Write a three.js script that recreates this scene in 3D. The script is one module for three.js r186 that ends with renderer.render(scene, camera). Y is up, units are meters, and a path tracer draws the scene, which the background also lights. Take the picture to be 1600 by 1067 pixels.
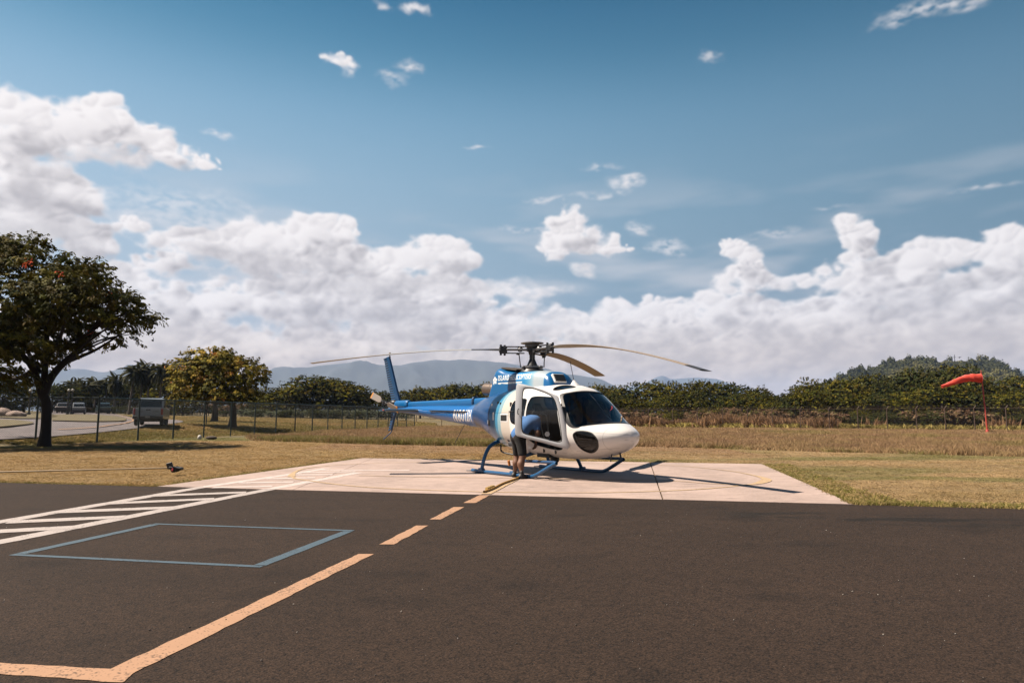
import * as THREE from 'three';
import { mergeGeometries, mergeVertices, toCreasedNormals } from 'three/addons/utils/BufferGeometryUtils.js';
import { RoundedBoxGeometry } from 'three/addons/geometries/RoundedBoxGeometry.js';
import { MarchingCubes } from 'three/addons/objects/MarchingCubes.js';
import { TessellateModifier } from 'three/addons/modifiers/TessellateModifier.js';
import { Brush, Evaluator, SUBTRACTION, INTERSECTION } from 'three-bvh-csg';

// ------------------------------------------------------------------ camera, sun, exposure
const scene = new THREE.Scene();
const F = 1067, EYE = 1.37, PITCH = Math.atan((650 - 533.5) / F);
const camera = new THREE.PerspectiveCamera(2 * Math.atan(533.5 / F) * 180 / Math.PI, 1600 / 1067, 0.1, 30000);
camera.position.set(0, EYE, 0);
camera.rotation.x = PITCH;
scene.add(camera);
const renderer = new THREE.WebGLRenderer();
renderer.toneMapping = THREE.LinearToneMapping;
const EXPO = 2.6;
renderer.toneMappingExposure = EXPO;
renderer.shadowMap.enabled = true;
const SUN = new THREE.Vector3(-0.737, 1, -0.263).normalize();
const sun = new THREE.DirectionalLight(new THREE.Color().setRGB(1, 0.87, 0.73), 5);
sun.name = 'sun';
sun.position.copy(SUN).multiplyScalar(90); sun.target.position.set(0, 0, -20);
sun.castShadow = true; sun.shadow.mapSize.set(4096, 4096); sun.shadow.radius = 1;
Object.assign(sun.shadow.camera, { left: -60, right: 60, top: 60, bottom: -60, near: 1, far: 260 });
scene.add(sun, sun.target);
scene.fog = new THREE.FogExp2(new THREE.Color().setRGB(0.40, 0.58, 0.95), 0.000075);

// ------------------------------------------------------------------ helpers
const rng = (s) => () => { s = (s + 0x6d2b79f5) | 0; let t = Math.imul(s ^ (s >>> 15), 1 | s); t = (t + Math.imul(t ^ (t >>> 7), 61 | t)) ^ t; return ((t ^ (t >>> 14)) >>> 0) / 4294967296; };
const clamp = THREE.MathUtils.clamp, lerp = THREE.MathUtils.lerp;
const sstep = (a, b, x) => { const t = clamp((x - a) / (b - a), 0, 1); return t * t * (3 - 2 * t); };
const PERM = (() => { const r = rng(77), p = new Uint8Array(512); for (let i = 0; i < 256; i++) p[i] = i; for (let i = 255; i > 0; i--) { const j = (r() * (i + 1)) | 0; [p[i], p[j]] = [p[j], p[i]]; } for (let i = 0; i < 256; i++) p[256 + i] = p[i]; return p; })();
const G2X = new Float32Array(256), G2Y = new Float32Array(256); { const r = rng(5); for (let i = 0; i < 256; i++) { const a = r() * 6.2832; G2X[i] = Math.cos(a); G2Y[i] = Math.sin(a); } }
function noise2(x, y) {                                   // gradient noise, about -0.7 .. 0.7
  const ix = Math.floor(x), iy = Math.floor(y), fx = x - ix, fy = y - iy, X = ix & 255, Y = iy & 255;
  const a = PERM[PERM[X] + Y], b = PERM[PERM[X + 1] + Y], c = PERM[PERM[X] + Y + 1], d = PERM[PERM[X + 1] + Y + 1];
  const u = fx * fx * fx * (fx * (fx * 6 - 15) + 10), v = fy * fy * fy * (fy * (fy * 6 - 15) + 10);
  const n0 = G2X[a] * fx + G2Y[a] * fy, n1 = G2X[b] * (fx - 1) + G2Y[b] * fy, n2 = G2X[c] * fx + G2Y[c] * (fy - 1), n3 = G2X[d] * (fx - 1) + G2Y[d] * (fy - 1);
  const p = n0 + (n1 - n0) * u, q = n2 + (n3 - n2) * u;
  return p + (q - p) * v;
}
const fbm = (x, y, o = 4) => { let s = 0, a = 1; for (let i = 0; i < o; i++) { s += a * noise2(x + i * 17.3, y - i * 9.1); x *= 2.03; y *= 2.03; a *= 0.5; } return s; };
function ray(px, py) { const x = (px - 800) / F, y = (533.5 - py) / F, c = Math.cos(PITCH), s = Math.sin(PITCH); return new THREE.Vector3(x, y * c + s, y * s - c); }   // pixel of the 1600-wide photograph, for surveying only
function gp(px, py, h = 0) { const r = ray(px, py), t = (h - EYE) / r.y; return new THREE.Vector3(r.x * t, h, r.z * t); }
function at(px, py, d) { const r = ray(px, py), t = d / -r.z; return new THREE.Vector3(r.x * t, EYE + r.y * t, -d); }
const taken = {};
function numbered(n) { const k = taken[n] = (taken[n] ?? -1) + 1; return k ? n + '_' + String(k).padStart(3, '0') : n; }
function shade(o) { o.traverse((m) => { if (m.isMesh) { m.castShadow = true; m.receiveShadow = true; } }); return o; }
function part(name, geo, mat, parent, label) { const m = new THREE.Mesh(geo, mat); m.name = name; m.castShadow = m.receiveShadow = true; if (label) m.userData.label = label; parent.add(m); return m; }
function thing(name, label, category, pos = [0, 0, 0], turn = 0, group) {
  const o = new THREE.Group(); o.name = numbered(name); o.position.set(...pos); o.rotation.y = turn; o.userData = { label, category }; if (group) o.userData.group = group; scene.add(o); return o;
}
function single(name, geo, mat, label, category, group) { const m = new THREE.Mesh(geo, mat); m.name = numbered(name); m.castShadow = m.receiveShadow = true; m.userData = { label, category }; if (group) m.userData.group = group; scene.add(m); return m; }
function struct(name, geo, mat, label) { const m = geo ? new THREE.Mesh(geo, mat) : new THREE.Group(); m.name = numbered(name); m.castShadow = m.receiveShadow = true; m.userData = { kind: 'structure' }; if (label) m.userData.label = label; scene.add(m); return m; }
function copyOf(o, name, label, pos, turn, sc) { const c = o.clone(); c.name = numbered(name); c.userData = { ...o.userData, label }; c.position.set(...pos); c.rotation.y = turn; if (sc) c.scale.set(...[].concat(sc, sc, sc).slice(0, 3)); scene.add(c); return c; }
const col = (r, g, b) => new THREE.Color().setRGB(r, g, b);
const KEEP = (e) => (e.vertexColors ? 1 : 0.74);
const M = (r, g, b, rough = 0.8, extra = {}) => new THREE.MeshStandardMaterial({ color: col(r, g, b).multiplyScalar(KEEP(extra)), roughness: rough, side: THREE.DoubleSide, ...extra });
const P = (r, g, b, rough, extra = {}) => new THREE.MeshPhysicalMaterial({ color: col(r, g, b).multiplyScalar(extra.transmission ? 1 : KEEP(extra)), roughness: rough, side: THREE.DoubleSide, ...extra });
function tube(pts, r, seg = 12, rad = 8, closed = false) {           // pts: arrays or vectors; r: number or function of 0..1
  const c = new THREE.CatmullRomCurve3(pts.map((p) => p.isVector3 ? p : new THREE.Vector3(...p)), closed, 'catmullrom', 0.5);
  const g = new THREE.TubeGeometry(c, seg, 1, rad, closed), p = g.attributes.position, n = g.attributes.normal;
  for (let i = 0; i <= seg; i++) { const rr = typeof r === 'function' ? r(i / seg) : r; for (let j = 0; j <= rad; j++) { const k = i * (rad + 1) + j; p.setXYZ(k, p.getX(k) + n.getX(k) * (rr - 1), p.getY(k) + n.getY(k) * (rr - 1), p.getZ(k) + n.getZ(k) * (rr - 1)); } }
  return g;
}
function rod(a, b, r, rad = 8, r2 = r) {                             // capped straight bar
  const A = new THREE.Vector3(...a), B = new THREE.Vector3(...b), d = B.clone().sub(A), g = new THREE.CylinderGeometry(r2, r, d.length(), rad);
  g.applyQuaternion(new THREE.Quaternion().setFromUnitVectors(new THREE.Vector3(0, 1, 0), d.clone().normalize())); const m = A.add(B).multiplyScalar(0.5); g.translate(m.x, m.y, m.z); return g;
}
const box = (w, h, d, x = 0, y = 0, z = 0) => new THREE.BoxGeometry(w, h, d).translate(x, y, z);
const rbox = (w, h, d, r, x = 0, y = 0, z = 0, s = 2) => new RoundedBoxGeometry(w, h, d, s, r).translate(x, y, z);
function strip(geos) { return mergeGeometries(geos.map((g) => { let q = g.index ? g.toNonIndexed() : g; for (const k of Object.keys(q.attributes)) if (!['position', 'normal', 'uv'].includes(k)) q.deleteAttribute(k); if (!q.attributes.uv) q.setAttribute('uv', new THREE.BufferAttribute(new Float32Array(q.attributes.position.count * 2), 2)); return q; })); }
function dataTex(n, f, srgb = false, h = n) {                        // f(u, v) -> [r,g,b] 0..1
  const d = new Uint8Array(n * h * 4);
  for (let y = 0; y < h; y++) for (let x = 0; x < n; x++) { const c = f(x / n, y / h, x, y), o = (y * n + x) * 4; for (let k = 0; k < 3; k++) d[o + k] = clamp(c[k] ?? c[0], 0, 1) * 255; d[o + 3] = 255; }
  const t = new THREE.DataTexture(d, n, h); t.magFilter = t.minFilter = THREE.LinearFilter; t.wrapS = t.wrapT = THREE.RepeatWrapping; t.colorSpace = srgb ? THREE.SRGBColorSpace : THREE.NoColorSpace; t.needsUpdate = true; return t;
}
// noise that tiles over 0..1
function tnoise(u, v, k, s = 0) { // value noise with period k
  const x = u * k, y = v * k, ix = Math.floor(x), iy = Math.floor(y), fx = x - ix, fy = y - iy, h = (i, j) => PERM[PERM[((i % k) + k + s * 7) & 255] + (((j % k) + k + s * 13) & 255)] / 255;
  const a = fx * fx * (3 - 2 * fx), b = fy * fy * (3 - 2 * fy), i1 = (ix + 1) % k, j1 = (iy + 1) % k;
  return lerp(lerp(h(ix, iy), h(i1, iy), a), lerp(h(ix, j1), h(i1, j1), a), b);
}
// ------------------------------------------------------------------ helicopter: lofted shapes. Own axes: x forward, y up, z to its right, origin on the ground under the rotor
const HELI = { x: 0.5, z: -16.815, turn: -51 * Math.PI / 180 };
function pchip(xs, ys) {                                             // monotone cubic through points
  const n = xs.length, h = [], d = [], m = new Array(n).fill(0);
  for (let i = 0; i < n - 1; i++) { h[i] = xs[i + 1] - xs[i]; d[i] = (ys[i + 1] - ys[i]) / h[i]; }
  m[0] = d[0]; m[n - 1] = d[n - 2];
  for (let i = 1; i < n - 1; i++) if (d[i - 1] * d[i] > 0) { const a = 2 * h[i] + h[i - 1], b = h[i] + 2 * h[i - 1]; m[i] = (a + b) / (a / d[i - 1] + b / d[i]); }
  return (x) => { let i = 0; while (i < n - 2 && x > xs[i + 1]) i++; const t = (x - xs[i]) / h[i], t2 = t * t, t3 = t2 * t; return (2 * t3 - 3 * t2 + 1) * ys[i] + (t3 - 2 * t2 + t) * h[i] * m[i] + (-2 * t3 + 3 * t2) * ys[i + 1] + (t3 - t2) * h[i] * m[i + 1]; };
}
class Loft {                                                         // rows: [x, bottom, top, half width, height share of the widest line, upper exponent, lower exponent]
  constructor(rows) { const c = (k) => rows.map((r) => r[k]); this.x0 = rows[0][0]; this.x1 = rows.at(-1)[0]; this.f = [1, 2, 3, 4, 5, 6].map((k) => pchip(c(0), c(k))); }
  at(x) { return this.f.map((f) => f(x)); }
  point(x, a, inset = 0) { const [b, t, w, s, nu, nl] = this.at(x), ym = b + (t - b) * s, ca = Math.cos(a), sa = Math.sin(a), n = sa >= 0 ? nu : nl, hy = Math.max(0.002, (sa >= 0 ? t - ym : ym - b) - inset), hw = Math.max(0.002, w - inset);
    const q = Math.pow(Math.pow(Math.abs(ca), n) + Math.pow(Math.abs(sa), n), -1 / n); return [x, ym + hy * sa * q, hw * ca * q]; }
  inside(x, y, z) { if (x < this.x0 || x > this.x1) return false; const [b, t, w, s, nu, nl] = this.at(x), ym = b + (t - b) * s, up = y >= ym; return Math.pow(Math.abs(z) / w, up ? nu : nl) + Math.pow(Math.abs(y - ym) / (up ? t - ym : ym - b), up ? nu : nl) < 1; }
  geometry(nx, na, inset = 0, x0 = this.x0, x1 = this.x1, ease = 0) {
    const pos = [], idx = [];
    for (let i = 0; i <= nx; i++) { let t = i / nx; if (ease) t = lerp(t, 1 - Math.pow(1 - t, 2), ease); const x = lerp(x0, x1, t); for (let j = 0; j < na; j++) pos.push(...this.point(x, (j + 0.37) / na * Math.PI * 2, inset)); }
    const at = (i, j) => i * na + (j % na);
    for (let i = 0; i < nx; i++) for (let j = 0; j < na; j++) idx.push(at(i, j), at(i + 1, j), at(i + 1, j + 1), at(i, j), at(i + 1, j + 1), at(i, j + 1));
    for (const [i, flip] of [[0, 0], [nx, 1]]) { const c = pos.length / 3, m = [0, 0, 0]; for (let j = 0; j < na; j++) for (let k = 0; k < 3; k++) m[k] += pos[(at(i, j)) * 3 + k] / na; pos.push(...m); for (let j = 0; j < na; j++) flip ? idx.push(c, at(i, j + 1), at(i, j)) : idx.push(c, at(i, j), at(i, j + 1)); }
    const g = new THREE.BufferGeometry(); g.setAttribute('position', new THREE.Float32BufferAttribute(pos, 3)); g.setIndex(idx); g.computeVertexNormals();
    g.setAttribute('uv', new THREE.Float32BufferAttribute(new Float32Array(pos.length / 3 * 2), 2)); return g;
  }
}
const POD = new Loft([
  [-2.5, 1.08, 1.66, 0.30, 0.50, 2.0, 2.0], [-2.0, 1.05, 1.76, 0.42, 0.50, 2.1, 2.1], [-1.5, 0.94, 1.88, 0.60, 0.48, 2.2, 2.2], [-1.0, 0.77, 1.98, 0.77, 0.46, 2.3, 2.3],
  [-0.5, 0.60, 2.04, 0.88, 0.45, 2.4, 2.4], [0.1, 0.49, 2.08, 0.94, 0.44, 2.5, 2.5], [0.8, 0.43, 2.10, 0.95, 0.43, 2.6, 2.6], [1.4, 0.41, 2.08, 0.93, 0.43, 2.7, 2.6],
  [1.75, 0.41, 2.01, 0.91, 0.44, 2.7, 2.5], [2.1, 0.44, 1.76, 0.87, 0.47, 2.6, 2.4], [2.45, 0.49, 1.42, 0.79, 0.52, 2.4, 2.3], [2.7, 0.56, 1.25, 0.70, 0.54, 2.3, 2.2],
  [2.92, 0.64, 1.165, 0.54, 0.55, 2.1, 2.1], [3.06, 0.72, 1.10, 0.38, 0.55, 2.0, 2.0], [3.15, 0.81, 1.03, 0.2, 0.55, 2, 2], [3.185, 0.915, 0.945, 0.02, 0.5, 2, 2]]);
// ------------------------------------------------------------------ sky: air and clouds by azimuth (0 = straight ahead, + right) and elevation, in degrees
{
  const W = 4096, H = 2048, data = new Float32Array(W * H * 4), D2R = Math.PI / 180;
  const lobes = [];                                                   // [azimuth, elevation, half width, half height, strength]
  const add = (px, py, rx, ry, s = 1) => {
    const ang = (x, y) => { const r = ray(x, y).normalize(); return [Math.atan2(r.x, -r.z) / D2R, Math.asin(r.y) / D2R]; };
    const [a, e] = ang(px, py), [a1] = ang(px + rx, py), [, e1] = ang(px, py - ry); lobes.push([a, e, Math.abs(a1 - a), Math.abs(e1 - e), s]);
  };
  for (const l of [
    [15, 185, 55, 40], [30, 215, 70, 42], [115, 200, 75, 48], [160, 182, 50, 36], [215, 220, 60, 34], [270, 248, 50, 24], [315, 252, 24, 14], [150, 240, 90, 30, .75], [345, 215, 22, 9, .5],
    [40, 300, 105, 58], [105, 305, 50, 42], [0, 290, 70, 50], [50, 365, 110, 50], [140, 385, 45, 38], [205, 355, 34, 20, .9], [280, 318, 110, 30, .38], [300, 345, 110, 22, .3],
    [325, 392, 95, 40], [250, 412, 45, 28], [390, 400, 90, 48], [485, 372, 55, 38], [540, 368, 24, 26], [440, 415, 100, 44], [530, 420, 70, 40], [650, 405, 75, 36, .9], [700, 410, 50, 34, .85], [620, 445, 110, 40], [690, 380, 36, 16, .8], [720, 470, 60, 34],
    [250, 480, 110, 40], [360, 475, 90, 36], [470, 480, 90, 44], [590, 490, 110, 44], [690, 500, 70, 40], [770, 515, 55, 40], [820, 530, 50, 26], [820, 455, 80, 14, .7], [780, 445, 60, 14, .6], [820, 480, 28, 22, .7],
    [885, 352, 32, 32, .95], [898, 378, 58, 26, .95], [950, 392, 48, 16, .9], [868, 398, 34, 14, .8], [912, 425, 28, 13, .7], [995, 360, 26, 14, .6], [1045, 390, 34, 18, .5], [975, 290, 32, 12, .6], [940, 262, 30, 9, .5], [990, 282, 20, 10, .6], [940, 306, 40, 7, .45], [850, 312, 34, 5, .45], [815, 361, 36, 7, .45], [745, 229, 22, 4, .5],
    [1150, 392, 30, 20], [1140, 380, 16, 12], [1172, 432, 34, 36], [1150, 470, 50, 36], [1120, 500, 60, 46], [1225, 446, 44, 18, .8], [1340, 375, 33, 38], [1332, 355, 20, 20], [1355, 420, 50, 36], [1305, 438, 60, 22, .8], [1440, 408, 50, 32], [1490, 402, 40, 26], [1570, 395, 46, 38], [1600, 415, 50, 55], [1590, 455, 70, 50],
    [1210, 515, 110, 40], [1330, 490, 90, 44], [1430, 470, 110, 50], [1520, 490, 110, 56], [1600, 510, 90, 60], [1010, 490, 70, 26, .85], [955, 495, 40, 22, .7], [1060, 520, 70, 34],
    [560, 455, 120, 34, .85], [700, 455, 90, 26, .8], [640, 520, 110, 34], [860, 505, 60, 22, .75], [920, 520, 90, 26, .9], [1000, 540, 100, 26], [180, 440, 60, 26, .8], [130, 470, 80, 34, .9], [800, 560, 120, 26], [420, 540, 160, 30], [1290, 540, 130, 30],
    [525, 98, 28, 17, .75], [545, 108, 16, 14, .6], [638, 104, 24, 16, .6], [618, 126, 22, 14, .35], [598, 8, 16, 12, .55], [648, 17, 30, 14, .7], [1110, 86, 24, 10, .45], [1480, 6, 110, 20, .5], [1400, 36, 36, 16, .45], [1540, 296, 70, 7, .4], [1300, 325, 40, 6, .3], [1210, 365, 50, 10, .3],
  ]) add(...l);
  const r = rng(31);
  for (let a = -180; a < 180; a += 4.2) for (let k = 0; k < 2; k++) lobes.push([a + r() * 4, 1.5 + k * 2.6 + r() * 1.6, 4 + r() * 4, 1.7 + r() * 1.3, 0.9 + r() * 0.1]);   // the low bank goes all the way round
  for (let k = 0; k < 46; k++) {                                      // the same kind of cumulus elsewhere
    const a = 46 + r() * 268, e = 6 + Math.pow(r(), 1.6) * 22, n = 3 + r() * 5;
    for (let i = 0; i < n; i++) lobes.push([a + (r() - 0.5) * 12 - (a > 180 ? 360 : 0), e + (r() - 0.4) * 3.4, 1.5 + r() * 3.4, 1 + r() * 1.7, 0.6 + r() * 0.4]);
  }
  for (const l of lobes.slice()) if (l[4] >= 0.75) {                  // cauliflower: smaller heads crowd the upper side of every cumulus
    const n = Math.round(6 + 9 * Math.min(1, Math.max(l[2], l[3]) / 4)), m = Math.min(l[2], l[3]);
    for (let k = 0; k < n; k++) { const t = (-0.15 + 1.3 * r()) * Math.PI, q = 0.62 + 0.3 * r(), s = m * (0.24 + 0.3 * r()); lobes.push([l[0] + Math.cos(t) * l[2] * q, l[1] + Math.sin(t) * l[3] * q * (Math.sin(t) < 0 ? 0.5 : 1), s * 1.15, s, l[4]]); }
  }
  const bins = Array.from({ length: 360 }, () => []);
  for (const l of lobes) { const m = l[2] * 1.75 + 3; for (let a = Math.floor(l[0] - m); a <= l[0] + m; a++) bins[((a + 180) % 360 + 360) % 360].push(l); }
  let strength = 0, shadeN = 0;
  const field = (a, e) => {
    let sum = 0, sw = 0, sn = 0, snw = 1e-9, wx = noise2(a * 0.3 + 3, e * 0.5) * 0.9 + noise2(a * 0.9, e * 1.3) * 0.35, wy = noise2(a * 0.3 - 9, e * 0.5 + 5) * 0.6 + noise2(a * 0.9 + 7, e * 1.3) * 0.3; const aa = a + wx, ee = e + wy;
    for (const l of bins[((Math.floor(a) + 180) % 360 + 360) % 360]) {
      let da = aa - l[0]; if (da > 180) da -= 360; if (da < -180) da += 360; let de = ee - l[1]; if (de < 0) de *= 1.25; de /= l[3]; da /= l[2];
      const q = da * da + de * de; if (q > 3) continue; const w = Math.exp(5 * (1 - Math.sqrt(q))); sum += w; sw += w * l[4]; snw += w * w; sn += w * w * (-0.62 * da + 0.72 * de + 0.12 * Math.sqrt(Math.max(0, 1 - q)));
    }
    strength = sum ? sw / sum : 0; shadeN = sn / snw;
    const f = sum > 0 ? Math.log(sum + 0.02) / 5 : -0.78;
    if (f < -0.6) return f;
    let n = 0, amp = 0.4, x = a * 0.55, y = e * 0.8; for (let i = 0; i < 6; i++) { n += amp * (0.40 - Math.abs(noise2(x + i * 31, y - i * 7)) * 1.6); x *= 2.1; y *= 2.1; amp *= 0.56; }
    return f * 0.9 + n * 0.72 - 0.2 - 0.22 * sstep(-0.05, 0.4, noise2(a * 0.21 + 40, e * 0.55));
  };
  const sunAz = Math.atan2(SUN.x, -SUN.z) / D2R, bandC = [[0, .66, .62, .61], [4, .57, .60, .66], [9, .49, .585, .69], [15.5, .39, .535, .665], [23, .225, .405, .565], [30, .066, .215, .36], [36, .018, .122, .25], [50, .007, .062, .16], [90, .006, .036, .105]];
  const grad = [1, 2, 3].map((k) => pchip(bandC.map((b) => b[0]), bandC.map((b) => b[k])));
  for (let row = H / 2 - 14; row < H; row++) {
    const e = ((row + 0.5) / H - 0.5) * 180;
    const base = grad.map((g) => g(Math.max(0, e)));
    for (let c = 0; c < W; c++) {
      let a = ((c + 0.5) / W - 0.5) * 360 + 90; if (a > 180) a -= 360;   // column centre: azimuth 0 is -z
      const o = (row * W + c) * 4;
      const ca = Math.cos((a - sunAz) * D2R) * Math.cos(e * D2R) * Math.cos(52 * D2R) + Math.sin(e * D2R) * Math.sin(52 * D2R);
      const glow = 0.3 + 1.08 * Math.pow(0.5 + 0.5 * ca, 2.2), g2 = glow * (1 + 0.05 * noise2(a * 0.03, e * 0.06));
      let R = base[0] * Math.pow(g2, 1.6), G = base[1] * Math.pow(g2, 1.15), B = base[2] * g2;
      if (e < 42) {
        const veil = 0.5 * sstep(-0.15, 0.6, fbm(a * 0.07 + 11, e * 0.3, 4)) * sstep(22, 11, e) * sstep(-1, 3, e); R = lerp(R, 0.74, veil); G = lerp(G, 0.72, veil); B = lerp(B, 0.74, veil);
        const d = field(a, e), s = strength, sN = shadeN;
        if (d > -0.42) {
          const thin = sstep(0.86, 0.5, s), tear = thin > 0 ? clamp(0.62 + 1.5 * fbm(a * 1.1 + 4, e * 2.3, 4), 0, 1) : 1;
          const al = sstep(lerp(-0.1, -0.42, thin), lerp(0.34, 0.7, thin), d) * lerp(1, s * 1.25 * tear, thin) * sstep(-2, 0.5, e);
          const d2 = field(a - 1.3, e + 1.9), occ = sstep(-0.1, 0.95, d2);
          let lit = clamp(0.72 + 0.46 * sN - 0.55 * occ + 0.24 * sstep(0.45, 0.0, d), 0, 1); lit = lerp(lit, 0.85, clamp(1.4 * (1 - s), 0, 1)); const low = sstep(9, 1, e);
          let br = lerp(0.98, 0.8, low), sh = lerp(0.48, 0.45, low); lit = clamp(0.5 + (lit - 0.5) * 1.25 + 0.22 * low * fbm(a * 0.35 + 7, e * 0.9, 4), 0, 1);
          let cR = lerp(sh, br, lit), cG = lerp(sh * 0.945, br * 0.95, lit), cB = lerp(sh * 0.97, br * 0.945, lit);
          cR *= 1 + 0.22 * low; cG *= 1 + 0.02 * low; cB *= 1 - 0.19 * low; const dim = 0.9 + 0.1 * Math.min(1.2, glow); R = lerp(R, cR * dim, al); G = lerp(G, cG * dim, al); B = lerp(B, cB * dim, al);
        }
      }
      data[o] = R / EXPO; data[o + 1] = G / EXPO; data[o + 2] = B / EXPO; data[o + 3] = 1;
    }
  }
  for (let row = 0; row < H / 2 - 14; row++) for (let c = 0; c < W; c++) { const o = (row * W + c) * 4; data[o] = 0.12; data[o + 1] = 0.1; data[o + 2] = 0.08; data[o + 3] = 1; }
  const sky = new THREE.DataTexture(data, W, H, THREE.RGBAFormat, THREE.FloatType); sky.mapping = THREE.EquirectangularReflectionMapping; sky.magFilter = sky.minFilter = THREE.LinearFilter; sky.needsUpdate = true;
  scene.background = sky; scene.environment = sky;
}
// ------------------------------------------------------------------ lie of the land
const FENCE0 = new THREE.Vector2(-22, -36.5), FENCE1 = new THREE.Vector2(-12.2, -86);          // the long run of the green fence
const fenceN = (() => { const d = FENCE1.clone().sub(FENCE0).normalize(); return new THREE.Vector2(d.y, -d.x); })();   // points to the far left side
function terr(x, z) {                                                 // beyond the green fence the land climbs a little
  const s = (x - FENCE0.x) * fenceN.x + (z - FENCE0.y) * fenceN.y, b = Math.max(0, s), fall = sstep(-30, -34, z);
  return fall * (0.082 * Math.min(b, 8) * sstep(0, 3, b) + 0.0195 * clamp(b - 8, 0, 90));
}
function gt(px, py) { const r = ray(px, py); let t = 5; for (; t < 400; t += 0.05) if (EYE + r.y * t < terr(r.x * t, r.z * t)) break; return new THREE.Vector3(r.x * t, terr(r.x * t, r.z * t), r.z * t); }
const inPoly = (x, z, p) => { let c = false; for (let i = 0, j = p.length - 1; i < p.length; j = i++) if ((p[i][1] > z) !== (p[j][1] > z) && x < (p[j][0] - p[i][0]) * (z - p[i][1]) / (p[j][1] - p[i][1]) + p[i][0]) c = !c; return c; };
const xz = (v) => [v.x, v.z];
let edgeZ;
{ const a = gp(0, 754), b = gp(1600, 795); edgeZ = (x) => a.z + (x - a.x) * (b.z - a.z) / (b.x - a.x); }
const PAD = [[245, 760.3], [565, 716], [1190, 725], [1335, 788.2]].map((p) => xz(gp(...p)));
PAD[0][1] = edgeZ(PAD[0][0]) - 0.0; PAD[3][1] = edgeZ(PAD[3][0]) - 0.0;
const MEADOW = [[395, 688], [600, 694], [750, 697], [1000, 697], [1240, 704], [1600, 713]].map((p) => xz(gp(...p)));
MEADOW.unshift([-17, -44]); MEADOW.push([32, -19], [60, -14]);
const meadowZ = (x) => { if (x < MEADOW[0][0]) return -400; for (let i = 1; i < MEADOW.length; i++) if (x < MEADOW[i][0]) { const a = MEADOW[i - 1], b = MEADOW[i]; return lerp(a[1], b[1], (x - a[0]) / (b[0] - a[0])); } return -14; };
const isMeadow = (x, z) => z < meadowZ(x) + 0.5 * noise2(x * 0.6, 3) && (x - FENCE0.x) * fenceN.x + (z - FENCE0.y) * fenceN.y < 0.4;
const beyond = (x, z) => (x - FENCE0.x) * fenceN.x + (z - FENCE0.y) * fenceN.y;

// ------------------------------------------------------------------ surfaces
const soilTex = dataTex(512, (u, v) => { const n = 0.5 * tnoise(u, v, 16) + 0.3 * tnoise(u, v, 64, 1) + 0.2 * tnoise(u, v, 256, 2); const c = 0.55 + 0.75 * (n - 0.35); return [c, c, c]; });
const clay = M(1, 1, 1, 1, { vertexColors: true, map: soilTex.clone() }); clay.map.repeat.set(1, 1);
{
  const nx = 420, nz = 420, pos = [], colr = [], uv = [], idx = [];
  const sx = (t) => Math.sinh((t - 0.5) * 2 * 7.2) / Math.sinh(7.2) * 9000, K = 5.4;
  for (let j = 0; j <= nz; j++) {
    const tz = j / nz, z = 40 - (tz < 0.72 ? tz / 0.72 * 160 : 160 + (Math.exp((tz - 0.72) / 0.28 * K) - 1) / (Math.exp(K) - 1) * 8840);
    for (let i = 0; i <= nx; i++) {
      const x = sx(i / nx); pos.push(x, terr(x, z) - 0.03, z); uv.push(x / 2.3, z / 2.3);
      let c = zoneColor(x, z); const k = 1.0; colr.push(c[0] * k, c[1] * k, c[2] * k);
    }
  }
  for (let j = 0; j < nz; j++) for (let i = 0; i < nx; i++) { const a = j * (nx + 1) + i, b = a + 1, c = a + nx + 1, d = c + 1; idx.push(a, b, c, b, d, c); }
  const g = new THREE.BufferGeometry(); g.setAttribute('position', new THREE.Float32BufferAttribute(pos, 3)); g.setAttribute('color', new THREE.Float32BufferAttribute(colr, 3)); g.setAttribute('uv', new THREE.Float32BufferAttribute(uv, 2)); g.setIndex(idx); g.computeVertexNormals();
  struct('ground', g, clay, 'dry grassy ground around the apron, rising gently beyond the green fence');
}
function zoneColor(x, z) {                                            // base colours of the grass and bare earth, by place
  const n = fbm(x * 0.22, z * 0.35, 3), m = fbm(x * 0.06 + 9, z * 0.1, 2), d = -z;
  let c;
  const mix = (a, b, t) => { t = clamp(t, 0, 1); return [lerp(a[0], b[0], t), lerp(a[1], b[1], t), lerp(a[2], b[2], t)]; };
  if (beyond(x, z) > 0.4) { c = mix([.175, .122, .05], [.095, .082, .024], 0.35 + n * 0.9 + m * 0.6); return d > 200 ? mix(c, [.06, .06, .03], sstep(200, 400, d)) : c; }
  if (isMeadow(x, z)) { c = mix([.118, .073, .039], [.15, .103, .05], 0.35 + n * 0.8); c = mix(c, [.085, .075, .02], sstep(0.1, 0.55, m + n * 0.4) * 0.5); return d > 110 ? mix(c, [.06, .055, .03], sstep(110, 160, d)) : c; }
  if (x < 3) { c = mix([.150, .092, .030], [.172, .115, .045], 0.5 + n); c = mix(c, [.085, .074, .016], sstep(0.12, 0.45, (m + n * 0.5) * sstep(20, 27, d) - 0.12 * sstep(26, 20, d) + sstep(27, 31, d) * 0.35 * sstep(-6, -12, x))); }
  else { c = mix([.205, .14, .068], [.155, .108, .048], 0.5 + n); c = mix(c, [.092, .084, .024], sstep(0.0, 0.4, fbm(x * 0.1, z * 0.42 + 4, 3) + 0.05) * 0.8); }
  const dm = z - meadowZ(x); if (dm > 0 && dm < 9 && x > -9 && x < 9) c = mix(c, [.165, .1, .05], sstep(9, 2, dm) * 0.85);   // a bare track along the meadow
  return c;
}
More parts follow.
